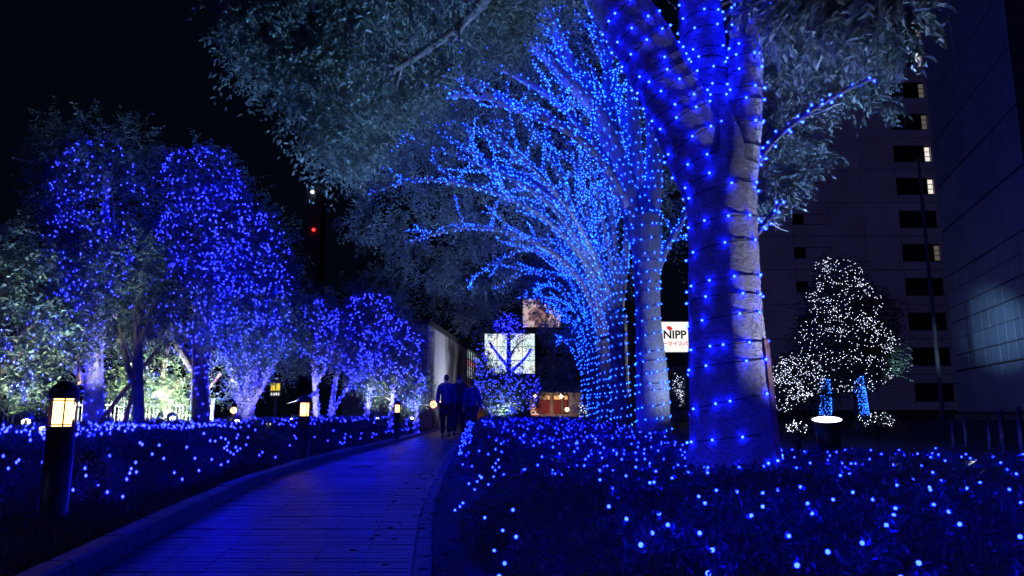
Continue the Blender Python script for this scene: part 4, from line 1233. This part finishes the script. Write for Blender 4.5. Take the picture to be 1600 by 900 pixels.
for px, D, H, lab, coat, stp, rz in ((697, 20.6, 1.72, 'person in a long blue coat walking away on the left of the path', 'coat_blue', 1, .06), (717, 21.4, 1.76, 'person in a dark grey blue coat walking between two others', 'coat_grey', -1, -.04),
        (737, 20.2, 1.56, 'shorter person in a blue coat walking along the shrub edge', 'coat_blue', 1, -.1)):
    p = pt(px, 640, D)
    person((p.x, D, 0.002), rz, H, lab, M[coat], stp)
#@@BUILDINGS
# ------------------------------------------------------------------ tower with the window column, far right
DT = 73.0
X0 = pt(1180, 290, DT).x; XW0 = pt(1403, 290, DT).x; XW1 = pt(1461, 290, DT).x; X1 = XW1 + 1.2
SH = 3.50
zc = pt(1430, 290, DT).z                    # centre of one row of windows
rows = range(-6, 9)
tw_ = thing('office_tower', 'tall dim panelled tower with a column of wide windows', 'building', ((X0 + X1) / 2, DT, 0))
zb = zc - 6.5 * SH; zt = zc + 8.5 * SH
MB().box(((X0 + X1) / 2, DT + 6.4, (zt + 0) / 2 - .2), (X1 - X0, 12, zt)).build('core', M['joint'], tw_)
cols = np.linspace(X0, XW0, 5)
PANEL = None
def panel(x0, x1, z0, z1, yy, name, material, parent, gap=.06, th=.16):
    return MB().box(((x0 + x1) / 2, yy, (z0 + z1) / 2), (x1 - x0 - gap, th, z1 - z0 - gap)).build(name, material, parent)
BLIND = emit('lit_blind', (1.0, .93, .85), .9)
BLIND2 = emit('lit_blind_dim', (1.0, .85, .75), .10)
for k in rows:
    za = zc + (k - .5) * SH; zbb = za + SH
    if za < 0: za = max(za, 0)
    if zbb < .5: continue
    for c in range(4):
        if c == 0 or (c == 1):
            # panel pieces around a small square window
            if c == 1:
                wx0 = cols[c] + .1; wx1 = wx0 + 1.1
                zm = (za + zbb) / 2
                panel(cols[c], cols[c + 1], za, zm - .55, DT + .3, 'facade_panel', M['tower'], tw_)
                panel(cols[c], cols[c + 1], zm + .55, zbb, DT + .3, 'facade_panel', M['tower'], tw_)
                panel(wx1, cols[c + 1], zm - .55, zm + .55, DT + .3, 'facade_panel', M['tower'], tw_)
                w = MB().box(((wx0 + wx1) / 2, DT + .36, zm), (1.06, .06, 1.06)).build('window', M['glassdark'], tw_)
                MB().box(((wx0 + wx1) / 2, DT + .31, zm), (.05, .05, 1.0)).build('mullion', M['joint'], w)
                continue
        panel(cols[c], cols[c + 1], za, zbb, DT + .3, 'facade_panel', M['tower'], tw_)
    zm = (za + zbb) / 2
    hw = .88
    panel(XW0, X1, za, zm - hw, DT + .3, 'spandrel', M['tower'], tw_)
    panel(XW0, X1, zm + hw, zbb, DT + .3, 'spandrel', M['tower'], tw_)
    panel(XW1, X1, zm - hw, zm + hw, DT + .3, 'pier', M['tower'], tw_)
    w = MB()
    w.box(((XW0 + XW1) / 2, DT + .37, zm - hw + .05), (XW1 - XW0, .08, .08)); w.box(((XW0 + XW1) / 2, DT + .37, zm + hw - .05), (XW1 - XW0, .08, .08))
    w.box((XW0 + (XW1 - XW0) * .42, DT + .37, zm), (.07, .09, 2 * hw - .2))
    wo = w.build('window', M['joint'], tw_)
    MB().box(((XW0 + XW1) / 2 - .24, DT + .40, zm), (XW1 - XW0 - .5, .03, 2 * hw - .1)).build('pane', M['glassdark'], wo)
    lit = {0: 1, 1: 1, 2: 2, 4: 1, 5: 1, 3: 2, -2: 2}.get(k, 0)
    mm = {0: M['glassdark'], 1: BLIND, 2: BLIND2}[lit]
    for j in range(3):
        hh = (2 * hw - .2) / 3
        MB().box((XW1 - .28, DT + .40, zm - hw + .1 + hh * (j + .5)), (.5, .03, hh - .08)).build('blind', mm if not (lit == 1 and j == 1 and k == 0) else BLIND, wo)

# ------------------------------------------------------------------ steel panelled building, right edge
def wallpt(D):                              # the face runs from near right to far left
    return np.array([20.9 + (D - 30.2) * 0.286, D])
Ds = [40.0, 35.1, 31.2, 28.6]
far_c = wallpt(40.0); near_c = wallpt(28.6)
sb_ = thing('steel_building', 'dark blue steel panelled building at the right edge', 'building', (*near_c, 0))
dirv = Vector((*(near_c - far_c), 0)).normalized(); nor = Vector((-dirv.y, dirv.x, 0))
if nor.x > 0: nor = -nor
ang = math.atan2(dirv.y, dirv.x)
HB = 26.0
mid = Vector((*((near_c + far_c) / 2), 0)) - nor * 4.2
Lw = float(np.linalg.norm(near_c - far_c))
MB().box(mid + Vector((0, 0, HB / 2)), (Lw, 8, HB), rz=ang).build('core', M['joint'], sb_)
zrow = [0.7]
j0 = pt(1485, 507, 40.0).z
zz = j0 - 2 * 2.55
while zz < HB:
    if zz > .8: zrow.append(zz)
    zz += 2.55
zrow.append(HB)
for i in range(3):
    a_ = wallpt(Ds[i]); b2 = wallpt(Ds[i + 1])
    for j in range(len(zrow) - 1):
        low = j < 3
        sub = 4 if low else 1
        vs_ = 3 if (j in (1, 2)) else 1
        for q in range(sub):
            p = a_ + (b2 - a_) * q / sub; p2 = a_ + (b2 - a_) * (q + 1) / sub
            for v in range(vs_):
                z0 = zrow[j] + (zrow[j + 1] - zrow[j]) * v / vs_; z1 = zrow[j] + (zrow[j + 1] - zrow[j]) * (v + 1) / vs_
                c = (p + p2) / 2; w = float(np.linalg.norm(p2 - p))
                gp_ = .035 if low else .09
                gx = gp_ if 0 < q < sub else gp_
                dz = .0
                MB().box(Vector((c[0], c[1], (z0 + z1) / 2)) - nor * .19 + nor * random.uniform(-.003, .003), (w - gx, .12, z1 - z0 - (gp_ if v else .10)), rz=ang + random.gauss(0, .003)).build('steel_panel', M['steelpanel'], sb_)
MB().box(mid + Vector((0, 0, .3)), (Lw + .2, 8.6, .6), rz=ang).build('plinth', M['darkwall'], sb_)
MB().box(mid + Vector((0, 0, HB + .2)), (Lw + .3, 8.5, .4), rz=ang).build('parapet', M['darkwall'], sb_)

# flag pole before it
fp = pt(1471, 628, 26.0); ftop = pt(1438, 250, 26.0)
pole = thing('flag_pole', 'slim tall metal pole before the panelled tower', 'pole', (fp.x, fp.y, 0))
MB().lathe([(.16, 0), (.16, .05), (.10, .06), (.10, .25), (.075, .26), (.05, ftop.z - .1)], n=14, c=(fp.x, fp.y, 0)).build('shaft', M['metal'], pole)
MB().lathe([(.02, 0), (.07, .04), (.08, .09), (.05, .14), (.01, .17)], n=12, c=(fp.x, fp.y, ftop.z - .1)).build('finial', M['metal'], pole)

# posts and low wall on the plaza
for i, (px, D, top) in enumerate(((1487, 15, 652), (1506, 16, 640), (1543, 14.5, 648), (1562, 13, 636), (1590, 12, 632))):
    p = pt(px, top, D)
    o = MB().lathe([(.06, 0), (.06, .03), (.04, .035), (.04, p.z - .03), (.045, p.z - .028), (.03, p.z)], n=12, c=(p.x, p.y, -.03)).build('barrier_post', M['metal'])
    tag(o, ('dim slender post on the plaza, farthest left of the five', 'dim slender post on the plaza, second from the left', 'dim slender post on the plaza, middle of the five', 'dim slender post on the plaza, fourth from the left', 'dim slender post on the plaza, at the right edge of the view')[i], 'post', 'posts on the plaza')
wp = thing('low_wall', 'long dark low wall across the plaza behind the posts', 'wall', (pt(1500, 640, 21).x, 21, 0))
a_ = pt(1420, 640, 22); b2 = pt(1720, 640, 19.5)
for k in range(5):
    p = a_.lerp(b2, (k + .5) / 5)
    MB().box((p.x, p.y, (.2)), ((b2 - a_).length / 5 - .02, .4, .46), rz=math.atan2(b2.y - a_.y, b2.x - a_.x)).build('wall_block', M['plazawall'], wp)
    MB().box((p.x, p.y, .45), ((b2 - a_).length / 5 - .01, .46, .06), rz=math.atan2(b2.y - a_.y, b2.x - a_.x)).build('coping', M['plazawall'], wp)

# ------------------------------------------------------------------ lit sign behind the second tree
DS = 60.0
sa = pt(1029, 503, DS); sbv = pt(1080, 550, DS)
sign = thing('illuminated_sign', 'white lit rooftop sign with dark blue letters and red writing', 'sign', ((sa.x + sbv.x) / 2, DS, sbv.z))
sw_, sh_ = sbv.x - sa.x, sa.z - sbv.z
MB().box(((sa.x + sbv.x) / 2, DS + .2, (sa.z + sbv.z) / 2), (sw_ + .12, .36, sh_ + .12)).build('cabinet', M['metal'], sign)
MB().box(((sa.x + sbv.x) / 2, DS - .0, (sa.z + sbv.z) / 2), (sw_, .03, sh_)).build('face', emit('sign_white', (1, .97, .95), 1.0), sign)
def face_M(px, py, D, lift=.03):
    p = pt(px, py, D); return Matrix.Translation((p.x, D - lift, p.z)) @ Matrix.Rotation(R(90), 4, 'X')
text_mesh('lettering', 'NIPP', .92, M['navy'], face_M(1054, 523.5, DS), sign, .006, .02, 1.0)
rd = emit('sign_red', (.85, .03, .03), .8)
p = pt(1046, 513.0, DS)
MB().lathe([(.10, -.01), (.16, 0), (.10, .01)], n=14, c=(p.x, DS - .04, p.z), M=Matrix.Rotation(R(25), 4, 'Y') @ Matrix.Scale(1.5, 4, (1, 0, 0)) @ Matrix.Rotation(R(90), 4, 'X')).build('emblem', rd, sign)
text_mesh('lettering', 'オーマイスパゲ', .42, rd, face_M(1055, 537.5, DS), sign, .006, .006)
# building that carries it
sx = thing('dark_block', 'dark unlit building under the white lit sign', 'building', ((sa.x + sbv.x) / 2, DS + 5, 0))
hh = sbv.z - 1.0
MB().box(((sa.x + sbv.x) / 2 + .4, DS + 5, hh / 2 - .02), (9, 9, hh)).build('wall', M['darkwall'], sx)
MB().box(((sa.x + sbv.x) / 2 + .4, DS + 5, hh + .1), (9.3, 9.3, .25)).build('roof', M['joint'], sx)
for s in (-1, 1):
    MB().box(((sa.x + sbv.x) / 2 + s * .9, DS + .55, hh + .6), (.12, .12, 1.2)).build('sign_strut', M['metal'], sx)
for i in range(3):
    for j in range(3):
        w = MB().box(((sa.x + sbv.x) / 2 - 2.4 + i * 2.6, DS + .5, 1.6 + j * 1.7), (1.5, .1, 1.1)).build('window', M['joint'], sx)
        MB().box(((sa.x + sbv.x) / 2 - 2.4 + i * 2.6, DS + .43, 1.6 + j * 1.7), (1.36, .06, .96)).build('pane', M['glassdark'], w)

# ------------------------------------------------------------------ poster wall building, centre left
pa = pt(668, 505, 35.0); D2 = 35 * (646 - 505) / (646 - 545); pb = pt(726, 545, D2); D3 = 35 * (646 - 505) / (646 - 562.5); pc = pt(757, 562.5, D3)
ztop = pa.z
hall = thing('hall_building', 'grey wall with a large poster and a glazed side with glowing bands', 'building', (pa.x, pa.y, 0))
d1 = Vector((pc.x - pa.x, pc.y - pa.y, 0)); Ltot = d1.length; d1.normalize()
hn = Vector((d1.y, -d1.x, 0)); hn = hn if hn.y < 0 else -hn
ha = math.atan2(d1.y, d1.x)
L1 = (Vector((pb.x, pb.y, 0)) - Vector((pa.x, pa.y, 0))).length
def onwall(u, z, off=0.0): return Vector((pa.x, pa.y, 0)) + d1 * u + Vector((0, 0, z)) + hn * off
MB().box(onwall(L1 / 2, ztop / 2 - .02, -2.0), (L1, 4, ztop), rz=ha).build('wall', M['darkwall'], hall)
MB().box(onwall(L1 / 2, ztop + .08, -2.0), (L1 + .2, 4.2, .2), rz=ha).build('roof', M['joint'], hall)
# poster: flat print in greys
m_, nt, b_ = mat_new('poster_print')
N_ = nt.nodes; Lk = nt.links
tc = N_.new('ShaderNodeTexCoord'); mp = N_.new('ShaderNodeMapping'); mp.inputs['Scale'].default_value = (.32, .32, .16)
nz = N_.new('ShaderNodeTexNoise'); nz.inputs['Scale'].default_value = 1.2; nz.inputs['Detail'].default_value = 3; nz.inputs['Distortion'].default_value = .7
cr = N_.new('ShaderNodeValToRGB'); cr.color_ramp.elements[0].position = .40; cr.color_ramp.elements[0].color = (.03, .03, .04, 1); cr.color_ramp.elements[1].position = .58; cr.color_ramp.elements[1].color = (.5, .5, .53, 1)
Lk.new(tc.outputs['Object'], mp.inputs[0]); Lk.new(mp.outputs[0], nz.inputs['Vector']); Lk.new(nz.outputs['Fac'], cr.inputs[0]); Lk.new(cr.outputs[0], b_.inputs['Base Color'])
b_.inputs['Roughness'].default_value = .7
for k in range(5):
    MB().box(onwall(L1 * (k + .5) / 5, ztop * .5 + .45, .03), (L1 / 5 - .03, .05, ztop - 1.1), rz=ha).build('poster_panel', m_, hall)
light('poster_wash', 'SPOT', hall, onwall(L1 * .35, .3, 3.5), 1000, (.78, .85, 1), onwall(L1 * .35, ztop * .6), .2, R(95), .6)
# glazed end
u0, u1 = L1, Ltot + 1.5
bands = [(.0, .30, emit('glow_orange', (1.0, .36, .10), .22)), (.32, .60, emit('glow_orange_dim', (1, .33, .12), .12)), (.62, .76, emit('glow_white', (.85, .95, 1), .85)), (.78, .86, emit('glow_red', (1, .35, .42), .75)), (.88, .99, emit('glow_white2', (.7, .95, 1), .75))]
gz = MB().box(onwall((u0 + u1) / 2, ztop / 2 - .02, -2.1), (u1 - u0, 3.9, ztop - .1), rz=ha).build('inner_wall', M['darkwall'], hall)
for a0, a1, mm in bands:
    MB().box(onwall((u0 + u1) / 2, ztop * (a0 + a1) / 2 + .05, -.10), (u1 - u0 - .05, .06, ztop * (a1 - a0)), rz=ha).build('glazing', mm, hall)
for k in range(13):
    MB().box(onwall(u0 + (u1 - u0) * k / 12, ztop / 2, -.02), (.09, .08, ztop - .02), rz=ha).build('mullion', M['joint'], hall)
MB().box(onwall((u0 + u1) / 2, ztop + .05, -1.9), (u1 - u0 + .2, 4.2, .16), rz=ha).build('roof', M['joint'], hall)
for i, px in enumerate((677, 686)):
    p = pt(px, 632, 34.0)
    o = thing('wall_lamp', ('small orange lamp post before the poster wall, left of a pair', 'small orange lamp post before the poster wall, right of a pair')[i], 'lamp', (p.x, p.y, 0), group='orange lamps before the poster wall')
    MB().lathe([(.06, 0), (.05, .05), (.03, .1), (.03, p.z - .2)], n=10, c=(p.x, p.y, 0)).build('post', M['bollard'], o)
    MB().lathe([(.04, -.16), (.12, -.10), (.14, .05), (.08, .15), (.02, .17)], n=12, c=(p.x, p.y, p.z)).build('globe', emit('globe_glow', (1, .5, .22), 3.0), o)
p = pt(365, 641, 15.0)
o = thing('wall_lamp', 'small glowing orange globe lamp between the trees on the left', 'lamp', (p.x, p.y, 0))
MB().lathe([(.05, 0), (.04, .05), (.02, .1), (.02, p.z - .05)], n=10, c=(p.x, p.y, 0)).build('post', M['bollard'], o)
MB().lathe([(.02, -.06), (.055, -.03), (.065, .01), (.04, .05), (.01, .06)], n=12, c=(p.x, p.y, p.z)).build('globe', emit('globe_orange', (1, .42, .12), 7.0), o)
p = pt(787, 656, 27.0)
o = thing('wall_lamp', 'small pink globe lamp among the shrubs left of the shop', 'lamp', (p.x, p.y, 0))
MB().lathe([(.06, 0), (.05, .05), (.03, .1), (.03, p.z - .08)], n=10, c=(p.x, p.y, 0)).build('post', M['bollard'], o)
MB().lathe([(.02, -.09), (.07, -.04), (.085, .01), (.05, .07), (.01, .085)], n=12, c=(p.x, p.y, p.z)).build('globe', emit('globe_pink', (1, .5, .4), 4.0), o)

# ------------------------------------------------------------------ screens and the dark block that carries them
DB = 80.0
wa, wb_ = pt(757, 521, DB), pt(836, 584, DB)
scr = thing('lit_screen', 'large white glowing screen behind the upright tree', 'screen', ((wa.x + wb_.x) / 2, DB, wb_.z))
m_, nt, b_ = mat_new('screen_white'); N_ = nt.nodes; Lk = nt.links
e = N_.new('ShaderNodeEmission'); tc = N_.new('ShaderNodeTexCoord'); nz = N_.new('ShaderNodeTexNoise'); nz.inputs['Scale'].default_value = .5; nz.inputs['Detail'].default_value = 1
cr = N_.new('ShaderNodeValToRGB'); cr.color_ramp.elements[0].position = .35; cr.color_ramp.elements[0].color = (.72, .95, .98, 1); cr.color_ramp.elements[1].position = .6; cr.color_ramp.elements[1].color = (.95, 1, .95, 1)
Lk.new(tc.outputs['Object'], nz.inputs['Vector']); Lk.new(nz.outputs['Fac'], cr.inputs[0]); Lk.new(cr.outputs[0], e.inputs['Color']); e.inputs['Strength'].default_value = 1.0
Lk.new(e.outputs[0], N_['Material Output'].inputs['Surface']); N_.remove(b_)
SCREEN = m_
MB().box(((wa.x + wb_.x) / 2, DB + .25, (wa.z + wb_.z) / 2), (wb_.x - wa.x + .3, .4, wa.z - wb_.z + .3)).build('housing', M['joint'], scr)
for i in range(4):
    for j in range(3):
        cw = (wb_.x - wa.x) / 4; ch = (wa.z - wb_.z) / 3
        MB().box((wa.x + cw * (i + .5), DB + .03, wb_.z + ch * (j + .5)), (cw - .06, .05, ch - .06)).build('screen_tile', SCREEN, scr)
DA = 92.0
ba, bb = pt(817, 463, DA), pt(876, 511, DA)
bil = thing('billboard', 'pink billboard with a face in profile and a raised hand', 'billboard', ((ba.x + bb.x) / 2, DA, bb.z))
MB().box(((ba.x + bb.x) / 2, DA + .3, (ba.z + bb.z) / 2), (bb.x - ba.x + .25, .5, ba.z - bb.z + .25)).build('housing', M['joint'], bil)
MB().box(((ba.x + bb.x) / 2, DA, (ba.z + bb.z) / 2), (bb.x - ba.x, .05, ba.z - bb.z)).build('backlit_face', emit('bill_pink', (.78, .56, .62), .75), bil)
def flat(poly, lift, name, mm):
    pts = [pt(x, y, DA) for x, y in poly]
    return MB().poly([(q.x, DA - lift, q.z) for q in pts]).build(name, mm, bil)
flat([(833, 512), (836, 503), (826, 501), (825, 497), (828, 494), (824, 491), (829, 484), (836, 480), (846, 481), (853, 487), (855, 496), (850, 505), (846, 512)], .035, 'printed_face', emit('bill_skin', (.36, .20, .20), .8))
flat([(840, 480), (848, 478), (857, 484), (859, 494), (852, 500), (853, 490)], .039, 'printed_hair', emit('bill_hair', (.07, .04, .05), .8))
flat([(827, 474), (834, 471), (831, 469), (841, 469), (852, 466), (860, 463), (876, 463), (876, 469), (860, 472), (848, 477), (838, 478), (840, 475)], .043, 'printed_hand', emit('bill_hand', (.30, .17, .18), .8))
for k in range(2):
    MB().box((ba.x + (bb.x - ba.x) * (.25 + .5 * k), DA + .4, bb.z - .9), (.2, .2, 1.8)).build('leg', M['metal'], bil)
blk = thing('dark_block', 'dark unlit building under the pink billboard', 'building', (pt(880, 600, DB + 6).x, DB + 6, 0))
xa, xb = pt(752, 600, DB + 2).x, pt(985, 600, DB + 2).x
zr = bb.z - 1.6
MB().box(((xa + xb) / 2, DB + 10, zr / 2 - .02), (xb - xa, 19, zr)).build('wall', M['darkwall'], blk)
MB().box(((xa + xb) / 2, DB + 10, zr + .1), (xb - xa + .4, 19.4, .3)).build('roof', M['joint'], blk)
for i in range(5):
    for j in range(3):
        x = pt(850 + i * 26, 600, DB).x; z = 2.2 + j * 2.6
        w = MB().box((x, DB + .45, z), (1.2, .12, 1.3)).build('window', M['joint'], blk)
        MB().box((x, DB + .38, z), (1.06, .06, 1.16)).build('pane', M['glassdark'], w)

# ------------------------------------------------------------------ the small shop
DK = 42.0
ka, kb = pt(835, 610, DK), pt(948, 655, DK)
shop = thing('shop', 'small warm lit shop with a red upright sign and dark roof', 'shop', ((ka.x + kb.x) / 2, DK, 0))
kw = kb.x - ka.x; kh = ka.z
xm = lambda px: pt(px, 640, DK).x
zm_ = lambda py: pt(860, py, DK).z
MB().box(((ka.x + kb.x) / 2, DK + 3.1, kh / 2 - .02), (kw, 5.2, kh)).build('wall', M['kiosk'], shop)
rf = MB()
rx0, rx1 = xm(842), xm(952); rz0, rz1 = zm_(614), zm_(603)
rf.add([(rx0, DK - .5, rz0), (rx1, DK - .5, rz0), (rx1 - .4, DK + 5.8, rz0), (rx0 + .4, DK + 5.8, rz0), (rx0 + .9, DK + .6, rz1), (rx1 - .5, DK + .6, rz1), (rx1 - .9, DK + 5, rz1), (rx0 + 1.3, DK + 5, rz1)],
       [(0, 1, 5, 4), (1, 2, 6, 5), (2, 3, 7, 6), (3, 0, 4, 7), (4, 5, 6, 7), (0, 3, 2, 1)])
rf.build('roof', M['kiosk'], shop)
WARM = emit('shop_glow', (1.0, .50, .20), .95); WARM2 = emit('shop_curtain', (.42, .06, .05), .38); WARM3 = emit('shop_lamp', (1, .72, .40), 6.0)
for x0, x1 in ((842, 861), (864, 878), (880, 889)):
    f_ = MB()
    f_.box(((xm(x0) + xm(x1)) / 2, DK + .46, (zm_(617) + zm_(647)) / 2), (xm(x1) - xm(x0), .06, zm_(617) - zm_(647)))
    fo = f_.build('window', M['lampframe'], shop)
    MB().box(((xm(x0) + xm(x1)) / 2, DK + .41, (zm_(618) + zm_(624)) / 2), (xm(x1) - xm(x0) - .08, .05, zm_(618) - zm_(624))).build('pane', WARM, fo)
    MB().box(((xm(x0) + xm(x1)) / 2, DK + .41, (zm_(625) + zm_(646)) / 2), (xm(x1) - xm(x0) - .14, .05, zm_(625) - zm_(646))).build('curtain', WARM2, fo)
    MB().box((xm(x0) + .05, DK + .40, (zm_(617) + zm_(647)) / 2), (.06, .08, zm_(617) - zm_(647))).build('frame', M['lampframe'], fo)
for px_, py_ in ((835, 619), (886, 640), (877, 619)):
    MB().lathe([(.01, -.12), (.10, -.06), (.12, .02), (.06, .11), (.01, .12)], n=10, c=pt(px_, py_, DK - .1)).build('shop_lamp', WARM3, shop)
rs = MB().box(((xm(829) + xm(840)) / 2, DK + .1, (zm_(614) + zm_(650)) / 2), (xm(840) - xm(829), .2, zm_(614) - zm_(650))).build('sign_board', emit('shop_red', (.62, .05, .03), .5), shop)
p = pt(834.5, 633, DK)
text_mesh('lettering', 'rand', .62, emit('shop_letter', (1, .75, .6), .8), Matrix.Translation((p.x, DK - .02, p.z)) @ Matrix.Rotation(R(90), 4, 'X') @ Matrix.Rotation(R(-90), 4, 'Z'), rs, .01, .01)
light('shop_spill', 'POINT', shop, pt(860, 640, DK - 1.2), 60, (1, .55, .25), size=.3)

# small yellow sign between the left trees
p = pt(430, 607, 30.0)
ys_ = thing('illuminated_sign', 'small yellow and white lit sign glimpsed between the trees on the left', 'sign', (p.x, 30, 0))
MB().box((p.x, 30.1, p.z - .05), (.42, .12, .62)).build('cabinet', M['joint'], ys_)
YEL = emit('sign_yellow', (1, .72, .05), 1.0)
for s in (-1, 1): MB().box((p.x + s * .1, 30.02, p.z + .06), (.16, .03, .28)).build('yellow_panel', YEL, ys_)
for k in range(4): MB().box((p.x - .14 + k * .095, 30.02, p.z - .22), (.06, .03, .10)).build('white_panel', emit('sign_w', (1, 1, .95), 1.0), ys_)
MB().tube([(p.x, 30.12, -.03), (p.x, 30.12, p.z - .3)], .05, n=8).build('post', M['metal'], ys_)

# ------------------------------------------------------------------ far towers with aviation lights
RED = emit('aviation_red', (1, .02, .02), 5.0); AVW = emit('aviation_white', (1, 1, 1), 5.0)
for i, (px, ptop, wpx, lights_) in enumerate(((492, 292, 26, ((488, 300, 'w'), (490, 359, 'r'))), (566, 285, 20, ((565, 293, 'w'), (578, 355, 'r'))))):
    D = 320.0 + 60 * i; c = pt(px, ptop, D); w = wpx * mpp(D)
    t = thing('skyscraper', ('distant dark skyscraper with a white and a red warning light, left one', 'distant dark skyscraper beside the crown edge, right one')[i], 'building', (c.x, D, 0), group='far skyscrapers')
    MB().box((c.x, D + w / 2, c.z / 2 - .1), (w, w, c.z)).build('shaft', M['skyscraper'], t)
    MB().box((c.x, D + w / 2, c.z + 1.5), (w * .6, w * .6, 3)).build('plant_room', M['skyscraper'], t)
    for k in range(6):
        MB().box((c.x - w / 2 + w * (k + .5) / 6, D - .2, c.z / 2), (w / 18, .4, c.z - 4)).build('rib', M['skyscraper'], t)
    for lx, ly, kk in lights_:
        q = pt(lx, ly, D - 1.0)
        MB().lathe([(.05, -.7), (.65, -.3), (.75, .1), (.4, .6), (.05, .75)], n=10, c=q).build('warning_light', RED if kk == 'r' else AVW, t)
